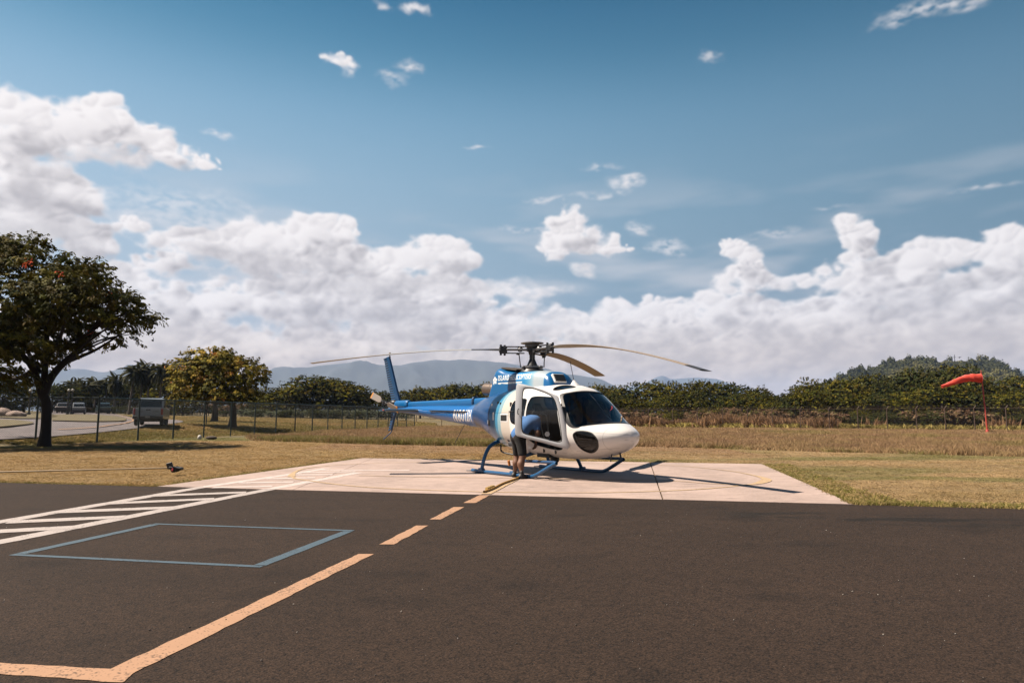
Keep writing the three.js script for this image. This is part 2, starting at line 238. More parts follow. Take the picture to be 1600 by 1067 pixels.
// asphalt
const tarTex = dataTex(1024, (u, v) => { const a = tnoise(u, v, 250, 1), b = tnoise(u, v, 500, 2), c = tnoise(u, v, 60, 3); const q = 0.42 + 0.5 * (a - 0.5) + 0.55 * (b - 0.5) + 0.16 * (c - 0.5) + (b > 0.94 && a > 0.5 ? 0.35 : 0); return [q, q * 0.985, q * 0.96]; });
const tarBump = dataTex(1024, (u, v) => { const a = tnoise(u, v, 250, 1), b = tnoise(u, v, 500, 2); return [0.5 * a + 0.5 * b]; });
const tar = P(0.043, 0.0262, 0.0172, 0.95, { specularIntensity: 0.4, vertexColors: true, map: tarTex, bumpMap: tarBump, bumpScale: 0.006 });
{
  const pos = [], colr = [], uv = [], idx = [], xs = [], rows = 150; for (let x = -60; x <= 60; x += Math.abs(x) > 24 ? 1.5 : 0.16) xs.push(x);
  for (let j = 0; j <= rows; j++) for (const x of xs) {
    const t = j / rows, zf = edgeZ(x) + 0.03 * fbm(x * 2.1, 7, 3) * (x > PAD[0][0] && x < PAD[3][0] ? 0.15 : 1.6), z = lerp(zf, 30, Math.pow(t, 1.7)), d = z - zf;
    pos.push(x, 0.0, z); uv.push(x / 2.6, z / 2.6);
    let k = 1 + 0.16 * fbm(x * 0.35, z * 0.6, 3) + 0.16 * fbm(x * 0.12 + 3, z * 0.9 + 8, 3) + 0.12 * fbm(x * 0.05, z * 2.4, 2) + 0.1 * fbm(x * 1.7, z * 1.9, 3), warm = 1;
    const st = sstep(-0.08, 0.16, fbm(x * 0.8 + 2, z * 3.6, 4)) * sstep(0.62, 0.2, Math.abs(d - 1.65 + 0.25 * noise2(x * 0.6, 1))) * sstep(2.6, 3.6, x); k *= 1 - 0.5 * st; warm = 1 - 0.15 * st;   // old damp streaks
    k *= 1 - 0.3 * sstep(0.35, 0.5, fbm(x * 0.8, z * 2.2 + 30, 3));
    colr.push(k * warm, k, k / Math.sqrt(warm));
  }
  const w = xs.length; for (let j = 0; j < rows; j++) for (let i = 0; i < w - 1; i++) { const a = j * w + i, b = a + 1, c = a + w, e = c + 1; idx.push(a, c, b, b, c, e); }
  const g = new THREE.BufferGeometry(); g.setAttribute('position', new THREE.Float32BufferAttribute(pos, 3)); g.setAttribute('color', new THREE.Float32BufferAttribute(colr, 3)); g.setAttribute('uv', new THREE.Float32BufferAttribute(uv, 2)); g.setIndex(idx); g.computeVertexNormals();
  struct('asphalt_apron', g, tar, 'dark asphalt apron in the foreground with faint damp streaks');
}
// concrete helipad: slabs with open joints
const conTex = dataTex(1024, (u, v) => { const a = tnoise(u, v, 8, 1), b = tnoise(u, v, 40, 2), c = tnoise(u, v, 200, 3), e = tnoise(u, v, 512, 5), s = tnoise(u, v * 3 % 1, 12, 4); const q = 0.79 + 0.2 * (a - 0.5) + 0.18 * (b - 0.5) + 0.12 * (c - 0.5) + 0.1 * (e - 0.5) - 0.3 * sstep(0.7, 0.92, s * 0.6 + b * 0.4); return [q, q * 0.985, q * 0.965]; });
const concrete = M(0.425, 0.325, 0.285, 0.85, { map: conTex, bumpMap: conTex, bumpScale: 0.003 });
{
  const pad = struct('concrete_helipad', null, null, 'pale pinkish concrete helipad under the helicopter');
  const j = [[1025, 725.5], [1037, 781]].map((p) => xz(gp(...p))), j2 = [[582, 716.5], [452, 767.5]].map((p) => xz(gp(...p)));
  const along = (a, b, x) => a[1] + (b[1] - a[1]) * (x - a[0]) / (b[0] - a[0]); const q = 0.014;
  j[0][1] = along(PAD[1], PAD[2], j[0][0]); j[1][1] = edgeZ(j[1][0]) ; j2[0][1] = along(PAD[1], PAD[2], j2[0][0]); j2[1][1] = edgeZ(j2[1][0]);
  for (const s of [[PAD[0], PAD[1], [j2[0][0] - q, j2[0][1]], [j2[1][0] - q, j2[1][1]]], [[j2[1][0] , j2[1][1]], [j2[0][0] , j2[0][1]], [j[0][0] - q, j[0][1]], [j[1][0] - q, j[1][1]]], [[j[1][0] + q, j[1][1]], [j[0][0] + q, j[0][1]], PAD[2], PAD[3]]]) {
    const sh = new THREE.Shape(s.map((p) => new THREE.Vector2(p[0], -p[1]))); const g = new THREE.ExtrudeGeometry(sh, { depth: 0.1, bevelEnabled: false }).rotateX(-Math.PI / 2).translate(0, -0.095, 0);
    const p = g.attributes.position, uv = g.attributes.uv; for (let i = 0; i < p.count; i++) uv.setXY(i, p.getX(i) / 7.3, p.getZ(i) / 7.3); part('slab', g, concrete, pad);
  }
}
// painted markings: thin worn coats 4 mm proud of what they lie on
const wearTex = (lo) => dataTex(512, (u, v) => { const a = tnoise(u, v, 128, 1), b = tnoise(u, v, 256, 2), c = tnoise(u, v, 12, 3); const w = sstep(0.64, 0.84, 0.5 * a + 0.35 * b + 0.27 * c); const q = lerp(0.96 + 0.1 * (c - 0.5), lo, w); return [q, q, q]; });
const wornTex = wearTex(0.28);
const paint = (r, g, b, s = 1) => M(r, g, b, 0.85, { map: (() => { const t = wornTex.clone(); t.repeat.set(s, s); return t; })() });
const YEL = paint(0.36, 0.205, 0.118), WHI = paint(0.37, 0.325, 0.305), BLU = paint(0.042, 0.078, 0.108), PADYEL = paint(0.43, 0.3, 0.17), FADEW = paint(0.50, 0.425, 0.395);
const wob = rng(515);
function dense(pl) { const out = []; pl.forEach((p, i) => { const q = pl[(i + 1) % pl.length], l = Math.hypot(q[0] - p[0], q[1] - p[1]), n = Math.max(1, Math.round(l / 0.09)); for (let k = 0; k < n; k++) { const t = k / n, j = k ? (wob() - 0.5) * 0.016 : 0; out.push([lerp(p[0], q[0], t) + (q[1] - p[1]) / l * j, lerp(p[1], q[1], t) - (q[0] - p[0]) / l * j]); } }); return out; }   // ragged edges
function flat(polys, y) { polys = polys.map(dense); return strip(polys.map((pl) => { const g = new THREE.ShapeGeometry(new THREE.Shape(pl.map((p) => new THREE.Vector2(p[0], -p[1])))).rotateX(-Math.PI / 2).translate(0, y, 0); const p = g.attributes.position, uv = g.attributes.uv; for (let i = 0; i < p.count; i++) uv.setXY(i, p.getX(i) / 1.7, p.getZ(i) / 1.7); return g; })); }
function lineStrip(pts, w, y) {
  if (pts.length < 8) { const f = [], ws = []; pts.forEach((p, i) => { if (!i) { f.push(p); return; } const a = pts[i - 1], n = Math.max(1, Math.round(Math.hypot(p[0] - a[0], p[1] - a[1]) / 0.12)); for (let k = 1; k <= n; k++) f.push([lerp(a[0], p[0], k / n), lerp(a[1], p[1], k / n)]); }); pts = f; w = f.map(() => w * (0.93 + 0.14 * wob())); }                                      // pts [x,z], w number or array
  const pos = [], uv = [], idx = []; let L = 0;
  pts.forEach((p, i) => { const a = pts[Math.max(0, i - 1)], b = pts[Math.min(pts.length - 1, i + 1)], dx = b[0] - a[0], dz = b[1] - a[1], l = Math.hypot(dx, dz), ww = (Array.isArray(w) ? w[i] : w) / 2; if (i) L += Math.hypot(p[0] - pts[i - 1][0], p[1] - pts[i - 1][1]); pos.push(p[0] - dz / l * ww, y, p[1] + dx / l * ww, p[0] + dz / l * ww, y, p[1] - dx / l * ww); uv.push(L / 1.7, 0, L / 1.7, ww * 2 / 1.7); if (i) { const k = i * 2; idx.push(k - 2, k, k - 1, k - 1, k, k + 1); } });
  const g = new THREE.BufferGeometry(); g.setAttribute('position', new THREE.Float32BufferAttribute(pos, 3)); g.setAttribute('uv', new THREE.Float32BufferAttribute(uv, 2)); g.setIndex(idx); g.computeVertexNormals(); return g;
}
const smooth = (pts, n = 6) => new THREE.CatmullRomCurve3(pts.map((p) => new THREE.Vector3(p[0], 0, p[1]))).getPoints(pts.length * n).map((v) => [v.x, v.z]);
const gpx = (list) => list.map((p) => xz(gp(...p)));
struct('yellow_line', flat([gpx([[-30, 1035], [0, 1036.5], [172, 1046], [560, 866], [584, 866], [207, 1053], [192, 1067], [185, 1067], [0, 1054], [-30, 1052.5]])], 0.004), YEL, 'long pale yellow taxi line with a corner at the lower left');
for (const [q, l] of [[[[592, 851], [650, 821.5], [669, 821.5], [615, 851]], 'nearest yellow dash, just beyond the long yellow line'], [[[671, 812], [709, 792.5], [725.5, 792.5], [688, 812]], 'middle one of the three yellow dashes on the asphalt'], [[[724, 786], [749, 774], [765, 774], [743, 786]], 'last yellow dash before the concrete pad']]) struct('yellow_dash', flat([gpx(q)], 0.004), YEL, l);
struct('pad_centre_line', flat([gpx([[750.5, 773], [803, 747.5], [815, 747.5], [767, 773]])], 0.0155), PADYEL, 'yellow line running up the pad to the helicopter skid');
{
  const U = gpx([[-60, 825], [0, 815.5], [306, 763], [451, 741.8], [511, 732]]), L = gpx([[-60, 858], [0, 847], [416, 765.6], [560, 738.6]]);
  const cut = (pts) => { const out = [[], []]; pts.forEach((p, i) => { if (i) { const a = pts[i - 1]; const fa = a[1] - edgeZ(a[0]), fb = p[1] - edgeZ(p[0]); if (fa > 0 !== fb > 0) { const t = fa / (fa - fb), m = [lerp(a[0], p[0], t), lerp(a[1], p[1], t)]; out[0].push(m); out[1].push(m); } } out[p[1] > edgeZ(p[0]) ? 0 : 1].push(p); }); return out; };
  const on = [], pad = [];
  for (const ln of [U, L]) { const [a, b] = cut(ln); on.push(lineStrip(a, 0.25, 0.004)); if (b.length > 1) pad.push(lineStrip(b, 0.25, 0.0075)); }
  const bar = (a, b) => lineStrip(gpx([a, b]), 0.3, 0.0042 );
  struct('white_walkway_line', strip([...on]), WHI, 'pair of long white lines edging the hatched walkway on the asphalt');
  struct('white_hatching', strip([[[-60, 834], [128, 823.5]], [[12, 816.2], [194, 808]], [[84, 800.6], [275, 793.2]], [[166, 787], [334, 779.8]], [[236, 775], [384, 769.6]]].map(([a, b]) => bar(a, b).translate(0, -0.0017 + 0.0037, 0))), WHI, 'slanting white bars between the walkway lines on the asphalt');
  struct('faded_walkway_line', strip(pad), FADEW, 'faded white walkway lines continuing over the concrete pad');
  struct('faded_hatching', strip([[[332, 762.2], [425, 760.3]], [[373, 755], [458, 753.5]], [[416, 748.6], [492, 746.8]], [[463, 742.4], [520, 742]], [[470, 738.8], [555, 737.4]], [[500, 734.8], [640, 735.4]]].map(([a, b]) => lineStrip(gpx([a, b]), 0.28, 0.0095))), FADEW, 'faded white bars on the left part of the concrete pad');
}
struct('blue_square', strip((() => { const [A, B, C, D] = gpx([[245, 819], [546, 829.3], [401, 885.4], [24, 867.2]]); return [[A, B], [B, C], [C, D], [D, A]].map(([p, q], i) => { const l = Math.hypot(q[0] - p[0], q[1] - p[1]), k = 0.05 / l * (i % 2 ? -1 : 1); return lineStrip([[lerp(p[0], q[0], -k), lerp(p[1], q[1], -k)], [lerp(p[0], q[0], 1 + k), lerp(p[1], q[1], 1 + k)]], i % 2 ? 0.125 : 0.075, 0.004); }); })()), BLU, 'faded blue painted square on the asphalt');
struct('pad_circle_near', lineStrip(smooth(gpx([[455, 745.5], [462, 748.5], [480, 751.3], [550, 760], [620, 764.6], [720, 768.2], [800, 770], [940, 770.4], [1013, 768.7], [1086, 765.5], [1130, 762], [1165, 758.5]])), 0.075, 0.0115), PADYEL, 'near half of the thin yellow ring on the helipad');
struct('pad_circle_far', lineStrip(smooth(gpx([[455, 745.5], [457, 741], [480, 732], [550, 725.8], [620, 723.4], [760, 722], [900, 723.5], [1050, 728], [1096, 731.5], [1145, 737], [1174, 742.5], [1189, 746], [1198, 750], [1192, 754], [1179, 757], [1160, 758.4], [1110, 756.4], [1057, 752.5], [940, 750], [800, 747.6], [640, 745.5], [560, 743.6]])), (() => { const n = 22 * 6 + 1; return Array.from({ length: n }, (_, i) => { const t = i / (n - 1) * 21; return 0.06 + 0.17 * Math.exp(-Math.pow((t - 12.6) / 1.6, 2)) + 0.12 * Math.exp(-Math.pow(t / 1.2, 2)); }); })(), 0.0135), PADYEL, 'far half of the yellow ring, with the loose tail that passes under the helicopter');
// driveway beyond the fence
const roadTex = dataTex(256, (u, v) => { const q = 0.75 + 0.3 * (tnoise(u, v, 64, 1) - 0.5) + 0.3 * (tnoise(u, v, 10, 2) - 0.5); return [q]; });
const roadMat = M(0.165, 0.14, 0.14, 0.95, { map: roadTex }), LAWN = [];
function drape(poly, lift, mat, name, label) {
  let g = new THREE.ShapeGeometry(new THREE.Shape(poly.map((p) => new THREE.Vector2(p[0], -p[1])))).rotateX(-Math.PI / 2); g = new TessellateModifier(1.5, 7).modify(g.toNonIndexed());
  const p = g.attributes.position, uv = new Float32Array(p.count * 2); for (let i = 0; i < p.count; i++) { p.setY(i, terr(p.getX(i), p.getZ(i)) + lift); uv[i * 2] = p.getX(i) / 5; uv[i * 2 + 1] = p.getZ(i) / 5; } g.setAttribute('uv', new THREE.BufferAttribute(uv, 2)); g.computeVertexNormals(); return struct(name, g, mat, label);
}
const gtx = (l) => l.map((p) => xz(gt(...p)));
const DRIVE = [smooth(gtx([[-70, 694], [0, 688.5], [75, 684], [150, 677.5], [200, 672], [240, 666.8], [270, 662.8], [285, 660], [281, 657.8], [262, 656], [240, 655], [215, 654], [195, 650.5], [170, 646], [150, 644], [110, 642.6], [60, 642.6], [-70, 643]]), 3)];
drape(smooth(gtx([[-70, 694], [0, 688.5], [75, 684], [150, 677.5], [200, 672], [240, 666.8], [270, 662.8], [285, 660], [281, 657.8], [262, 656], [240, 655], [215, 654], [195, 650.5], [170, 646], [150, 644], [110, 642.6], [60, 642.6], [-70, 643]]), 3), 0.07, roadMat, 'driveway', 'grey driveway curving past the pickup beyond the fence');
const lawnMat = M(0.16, 0.125, 0.05, 1, { map: soilTex.clone() });
const ISL = [[[80, 649.5], [130, 649], [165, 650.5], [190, 654], [196, 657.5], [185, 660.3], [140, 661], [80, 659.5]], [[-70, 657], [0, 658], [40, 661], [51, 664], [28, 668], [0, 671], [-70, 674]], [[-70, 640], [50, 643.5], [72, 647], [73, 655.6], [30, 656], [0, 654.6], [-70, 653]]].map(gtx);
ISL.forEach((p, i) => drape(smooth(p, 3), 0.16, lawnMat, 'grass_island', ['dry grass island inside the bend of the driveway', 'grass tongue at the left edge of the driveway', 'grass island with boulders at the far left'][i]));
{ const mk = (l, w, label) => { const pts = smooth(gtx(l), 8), g = lineStrip(pts, w, 0), p = g.attributes.position; for (let i = 0; i < p.count; i++) p.setY(i, terr(p.getX(i), p.getZ(i)) + 0.1); struct('driveway_line', g, paint(0.3, 0.17, 0.09), label); };
  mk([[90, 673.5], [130, 671], [160, 668], [185, 664.5], [203, 660.5], [208, 658], [200, 654.5], [185, 650.5], [170, 648.5]], 0.22, 'yellow centre line in the bend of the driveway'); }
// ------------------------------------------------------------------ helicopter: paint
const heli = thing('helicopter', 'blue and white single engine helicopter parked on the concrete pad, pilot door open', 'helicopter', [HELI.x, 0.005, HELI.z], HELI.turn);
const PPM = 180, paintU = (x) => (x + 7.6) * PPM / 2048;
const liveryTex = (() => {
  const c = document.createElement('canvas'); c.width = 2048; c.height = 1024; const g = c.getContext('2d');
  const BLUE = '#0062aa', DEEP = '#003f74';
  for (const side of [0, 1]) {
    g.save(); g.translate(0, side * 512); g.beginPath(); g.rect(0, 0, 2048, 512); g.clip();
    const X = (x) => (x + 7.6) * PPM, Y = (y) => (2.85 - y) * PPM;
    g.fillStyle = '#f1efec'; g.fillRect(0, 0, 2048, 512);
    const band = (a0, a1, col0, lo = 0.2, hi = 2.16, sl = 0.1) => { g.fillStyle = col0; g.beginPath(); g.moveTo(X(a0 + sl), Y(hi)); g.lineTo(X(a1 + sl), Y(hi)); g.lineTo(X(a1 - sl * 0.3), Y(1.3)); g.lineTo(X(a1 + sl * 0.6), Y(lo)); g.lineTo(X(a0 + sl * 0.6), Y(lo)); g.lineTo(X(a0 - sl * 0.3), Y(1.3)); g.closePath(); g.fill(); };
    band(-8, 0.3, '#cfc7bd'); band(-8, -0.06, '#8aaebb'); band(-8, -0.19, '#3d86ac'); band(-8, -0.37, '#12699e'); band(-8, -0.62, DEEP);
    const gr = g.createLinearGradient(X(-2.4), 0, X(-0.5), 0); gr.addColorStop(0, BLUE); gr.addColorStop(1, DEEP); g.fillStyle = BLUE; g.fillRect(0, Y(1.95), X(-1.9), 512);
    // engine cowling
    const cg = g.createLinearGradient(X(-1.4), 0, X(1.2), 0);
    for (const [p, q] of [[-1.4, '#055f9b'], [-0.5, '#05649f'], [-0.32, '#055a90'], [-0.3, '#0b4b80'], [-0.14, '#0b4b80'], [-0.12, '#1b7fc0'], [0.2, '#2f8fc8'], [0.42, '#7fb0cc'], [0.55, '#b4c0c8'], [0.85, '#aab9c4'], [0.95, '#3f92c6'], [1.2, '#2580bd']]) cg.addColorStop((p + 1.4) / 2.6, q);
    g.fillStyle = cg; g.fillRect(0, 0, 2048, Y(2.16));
    // lettering
    const text = (s, x0, x1, base, cap, style) => { g.save(); g.font = style.replace('$', 100); const w = g.measureText(s).width, sx = (x1 - x0) * PPM / w, sy = cap * PPM / 72; g.translate(X(side ? x1 : x0), Y(base)); g.scale(side ? -sx : sx, sy); g.fillText(s, 0, 0); g.restore(); };
    g.fillStyle = '#f4f4f4'; text('ISLAND HELICOPTERS', -0.84, 0.42, 2.245, 0.135, 'bold $px sans-serif');
    g.fillRect(X(-0.84), Y(2.195), 0.95 * PPM, 4);
    g.save(); g.translate(X(-0.965), Y(2.26)); for (let k = 0; k < 5; k++) { g.rotate(Math.PI * 2 / 5); g.beginPath(); g.ellipse(0, -9, 6, 9, 0, 0, 7); g.fill(); } g.fillStyle = DEEP; g.beginPath(); g.arc(0, 0, 3, 0, 7); g.fill(); g.restore();
    g.fillStyle = '#f6f6f6'; text('N801IH', -3.12, -2.0, 1.225, 0.31, 'italic bold $px sans-serif');
    // panel joints and rivets, exhaust soot
    g.strokeStyle = 'rgba(20,40,60,.55)'; g.lineWidth = 1.3; for (const x of [-0.32, -1.75, -3.4, -5.0]) { g.beginPath(); g.moveTo(X(x), 0); g.lineTo(X(x + (x > -1 ? 0.06 : 0)), x > -1 ? Y(2.16) : 512); g.stroke(); }
    g.beginPath(); g.moveTo(X(-0.9), Y(1.44)); g.lineTo(X(0.28), Y(1.44)); g.stroke(); g.strokeStyle = 'rgba(60,60,60,.3)'; g.beginPath(); g.moveTo(X(2.2), Y(1.07)); g.lineTo(X(3.2), Y(0.98)); g.stroke();
    g.strokeStyle = 'rgba(40,45,50,.24)'; g.lineWidth = 1.2; for (const [x0, y0, x1, y1] of [[0.32, 1.85, 0.32, 0.62], [0.32, 0.62, 1.9, 0.56], [0.9, 0.62, 0.92, 0.44], [1.5, 0.58, 1.52, 0.42], [2.05, 1.12, 2.12, 0.5], [2.2, 0.62, 3.0, 0.7], [2.9, 1.14, 2.86, 0.6]]) { g.beginPath(); g.moveTo(X(x0), Y(y0)); g.lineTo(X(x1), Y(y1)); g.stroke(); }
    g.fillStyle = 'rgba(25,30,35,.4)'; for (let x = -7; x < 3; x += 0.075) { g.fillRect(X(x), Y(0.6 + 0.02 * Math.sin(x * 40)), 1.3, 1.3); if (x < -1.9) { g.fillRect(X(x), Y(1.42), 1.2, 1.2); g.fillRect(X(x), Y(1.6), 1.2, 1.2); } if (x > -1.2 && x < 1) g.fillRect(X(x), Y(2.19), 1.2, 1.2); }
    const so = g.createLinearGradient(X(-4.6), 0, X(-1.6), 0); so.addColorStop(0, 'rgba(30,26,24,0)'); so.addColorStop(1, 'rgba(30,26,24,.35)'); g.fillStyle = so; g.fillRect(X(-4.6), Y(1.72), 3 * PPM, 0.09 * PPM);
    const r = rng(9 + side); g.fillStyle = 'rgba(40,40,40,.16)'; for (let k = 0; k < 260; k++) { const q = r(); g.fillRect(X(-7.4 + r() * 10.6), Y(0.5 + r() * 1.9), 1 + q * 2.5, 1 + r() * 2); }
    g.fillStyle = 'rgba(50,40,35,.10)'; for (let k = 0; k < 160; k++) g.fillRect(X(-0.5 + r() * 3.4), Y(0.42 + r() * r() * 0.5), 2 + r() * 12, 1 + r() * 2);
    g.restore();
  }
  const t = new THREE.CanvasTexture(c); t.colorSpace = THREE.SRGBColorSpace; return t;
})();
const livery = P(0.88, 0.87, 0.86, 0.3, { map: liveryTex, clearcoat: 0.35, clearcoatRoughness: 0.06 });
function liveryUV(g, low = 0) { g = g.index ? g.toNonIndexed() : g; const p = g.attributes.position, uv = new Float32Array(p.count * 2); for (let i = 0; i < p.count; i += 3) { const z = (p.getZ(i) + p.getZ(i + 1) + p.getZ(i + 2)) / 3; for (let k = i; k < i + 3; k++) { uv[k * 2] = paintU(p.getX(k)); uv[k * 2 + 1] = 1 - (clamp((2.85 - Math.max(low, p.getY(k))) * PPM, 2, 510) + (z < 0 ? 512 : 0)) / 1024; } } g.setAttribute('uv', new THREE.BufferAttribute(uv, 2)); return g; }
const blueP = P(0.003, 0.11, 0.31, 0.3, { clearcoat: 0.35, clearcoatRoughness: 0.06 }), deepP = P(0.005, 0.05, 0.14, 0.35, { clearcoat: 0.5 }), whiteP = P(0.74, 0.73, 0.72, 0.32, { clearcoat: 0.7, clearcoatRoughness: 0.08 }), blackM = M(0.012, 0.012, 0.013, 0.5), gearShadeBlue = P(0.008, 0.075, 0.19, 0.35, { clearcoat: 0.4 }), steel = M(0.22, 0.22, 0.23, 0.4, { metalness: 0.6 }), darkMetal = M(0.028, 0.029, 0.032, 0.45, { metalness: 0.3 }), cabinM = M(0.022, 0.023, 0.026, 0.85), seatM = M(0.03, 0.032, 0.04, 0.8), rubber = M(0.015, 0.015, 0.015, 0.8);  // the gear blue is darkened: backlit shade is put into its colour
const pane = P(0.55, 0.57, 0.58, 0.03, { transmission: 1, thickness: 0, ior: 1.36 });
// ------------------------------------------------------------------ helicopter: cabin shell with its openings
const prism = (pts, axis, a, b) => {                                 // outline swept along an axis of the helicopter
  const sh = new THREE.Shape(new THREE.CatmullRomCurve3(pts.map((p) => new THREE.Vector3(p[0], p[1], 0)), true, 'centripetal').getPoints(pts.length * 5).slice(0, -1).map((v) => new THREE.Vector2(v.x, v.y)));
  const g = new THREE.ExtrudeGeometry(sh, { depth: b - a, bevelEnabled: false, curveSegments: 1 }).translate(0, 0, a);
  if (axis === 'x') { const p = g.attributes.position; for (let i = 0; i < p.count; i++) { const x = p.getX(i), y = p.getY(i), z = p.getZ(i); p.setXYZ(i, z, y, -x); } g.computeVertexNormals(); }   // outline given as (-z, y)
  if (axis === 'y') { const p = g.attributes.position; for (let i = 0; i < p.count; i++) { const x = p.getX(i), y = p.getY(i), z = p.getZ(i); p.setXYZ(i, x, z, -y); } g.computeVertexNormals(); }   // outline given as (x, -z)
  return g;
};
const mir = (l) => l.map(([a, b]) => [-a, b]);
const shieldHalf = [[0, 1.235], [0.46, 1.205], [0.70, 1.168], [0.815, 1.125], [0.842, 1.2], [0.83, 1.36], [0.79, 1.56], [0.715, 1.76], [0.65, 1.835], [0.5, 1.872], [0.25, 1.9], [0, 1.908]];
const shield = [...shieldHalf, ...mir(shieldHalf).reverse().slice(1, -1)];
const chin = [[2.29, 0.97], [2.36, 1.03], [2.54, 1.045], [2.70, 1.0], [2.79, 0.87], [2.75, 0.735], [2.61, 0.635], [2.47, 0.60], [2.38, 0.675], [2.32, 0.83]];
const roofWin = [[1.40, -0.56], [1.43, -0.42], [1.54, -0.26], [1.70, -0.2], [1.745, -0.3], [1.70, -0.46], [1.60, -0.58], [1.47, -0.62]];
const rearWin = [[0.30, 1.68], [0.42, 1.75], [0.72, 1.76], [0.79, 1.72], [0.80, 1.3], [0.78, 1.2], [0.62, 1.16], [0.36, 1.2], [0.29, 1.3]];
const doorway = [[0.88, 1.76], [0.94, 1.80], [1.40, 1.795], [1.64, 1.76], [1.76, 1.64], [1.90, 1.25], [1.96, 0.95], [1.92, 0.70], [1.78, 0.63], [1.3, 0.68], [1.04, 0.76], [0.93, 0.88]];
const leftWin = [[0.98, 1.72], [1.40, 1.74], [1.62, 1.70], [1.72, 1.56], [1.84, 1.2], [1.84, 0.95], [1.6, 0.9], [1.1, 0.98], [0.96, 1.15]];
const cuts = [['windshield', prism(shield, 'x', 1.55, 3.4)], ['chin_window', prism(chin, 'z', 0.2, 1.3)], ['chin_window', prism(chin, 'z', -1.3, -0.2)], ['roof_window', prism(roofWin, 'y', 1.7, 2.4)], ['roof_window', prism(roofWin.map(([a, b]) => [a, -b]), 'y', 1.7, 2.4)],
  ['rear_window', prism(rearWin, 'z', 0.45, 1.3)], ['rear_window', prism(rearWin, 'z', -1.3, -0.45)], [null, prism(doorway, 'z', 0.45, 1.3)], ['door_window', prism(leftWin, 'z', -1.3, -0.45)]];
{
  const ev = new Evaluator(); ev.attributes = ['position', 'normal', 'uv'];
  const br = (g, m) => { const b = new Brush(g, m); b.updateMatrixWorld(); return b; };
  let body = br(POD.geometry(110, 80, 0, POD.x0, POD.x1, 0.35), livery);
  body = ev.evaluate(body, br(POD.geometry(60, 48, 0.035, -0.25, 3.08), cabinM), SUBTRACTION);
  for (const [, g] of cuts) body = ev.evaluate(body, br(g, blackM), SUBTRACTION);
  const g = body.geometry, mats = body.material;
  // CSG keeps groups: flatten to one geometry whose livery coordinates come from position
  let geo = g.index ? g : g; const groups = geo.groups.map((q) => ({ ...q })); geo = liveryUV(geo); geo.clearGroups(); groups.forEach((q) => geo.addGroup(q.start, q.count, q.materialIndex));
  const m = new THREE.Mesh(geo, mats); m.name = 'fuselage'; m.castShadow = m.receiveShadow = true; heli.add(m);
  const skin = ev.evaluate(br(POD.geometry(110, 80, 0.009, POD.x0, POD.x1, 0.35), pane), br(POD.geometry(110, 80, 0.014, POD.x0 + 0.01, POD.x1 - 0.01, 0.35), pane), SUBTRACTION);
  for (const [name, cg] of cuts) if (name) { const q = ev.evaluate(skin, br(cg, pane), INTERSECTION); part(name, q.geometry, pane, heli).material = pane; q.geometry.clearGroups(); }
  // black seal round the windscreen
  const ring = (pts, axis, a, b, k) => { const cx = pts.reduce((s, p) => s + p[0], 0) / pts.length, cy = pts.reduce((s, p) => s + p[1], 0) / pts.length; const grow = (w) => pts.map(([x, y]) => { const d = Math.hypot(x - cx, y - cy); return [x + (x - cx) / d * w, y + (y - cy) / d * w]; }); return ev.evaluate(br(prism(grow(k), axis, a, b), blackM), br(prism(grow(-0.006), axis, a - 0.1, b + 0.1), blackM), SUBTRACTION); };
  const proud = ev.evaluate(br(POD.geometry(110, 80, -0.006, POD.x0, POD.x1, 0.35), blackM), br(POD.geometry(110, 80, 0.006, POD.x0 + 0.01, POD.x1 - 0.01, 0.35), blackM), SUBTRACTION);
  for (const [nm, pts, ax, a, b, k] of [['windshield_seal', shield, 'x', 1.6, 3.3, 0.02], ['window_seal', chin, 'z', 0.25, 1.2, 0.014], ['window_seal', roofWin, 'y', 1.75, 2.3, 0.016]]) { const q = ev.evaluate(proud, ring(pts, ax, a, b, k), INTERSECTION); q.geometry.clearGroups(); part(nm, q.geometry, blackM, heli).material = blackM; }
}
const podZ = (x, y) => { const [b, t, w, s, nu, nl] = POD.at(x), ym = b + (t - b) * s, up = y >= ym, n = up ? nu : nl; return w * Math.pow(Math.max(0, 1 - Math.pow(Math.abs(y - ym) / (up ? t - ym : ym - b), n)), 1 / n); };
part('centre_post', tube([[1.86, 1.915, 0], [2.1, 1.735, 0], [2.4, 1.43, 0], [2.62, 1.26, 0]], 0.016, 12, 6), blackM, heli);
// ------------------------------------------------------------------ helicopter: inside
for (const s of [1, -1]) {
  const seat = new THREE.Group(); seat.name = 'seat'; seat.position.set(1.05, 0, s * 0.43); heli.add(seat);
  part('cushion', rbox(0.5, 0.13, 0.48, 0.05, 0.05, 0.72, 0), seatM, seat); part('backrest', rbox(0.13, 0.66, 0.46, 0.05, 0, 0, 0).rotateZ(0.2).translate(-0.25, 1.08, 0), seatM, seat); part('headrest', rbox(0.1, 0.22, 0.3, 0.05, -0.36, 1.55, 0), seatM, seat);
  part('seat_base', box(0.42, 0.24, 0.4, 0.05, 0.56, 0), darkMetal, seat);
  for (const k of [-1, 1]) part('harness', tube([[-0.27, 1.42, k * 0.09], [-0.17, 1.36, k * 0.1], [-0.12, 1.1, k * 0.1], [-0.04, 0.82, k * 0.07]], 0.018, 8, 5), M(0.3, 0.29, 0.27, 0.8), seat);
}
for (const s of [0.66, 0.22, -0.22, -0.66]) { part('rear_seat_back', rbox(0.12, 0.72, 0.4, 0.05, 0, 0, 0).rotateZ(0.12).translate(0.08, 1.12, s), seatM, heli); part('rear_seat_cushion', rbox(0.46, 0.12, 0.4, 0.05, 0.32, 0.72, s), seatM, heli); }
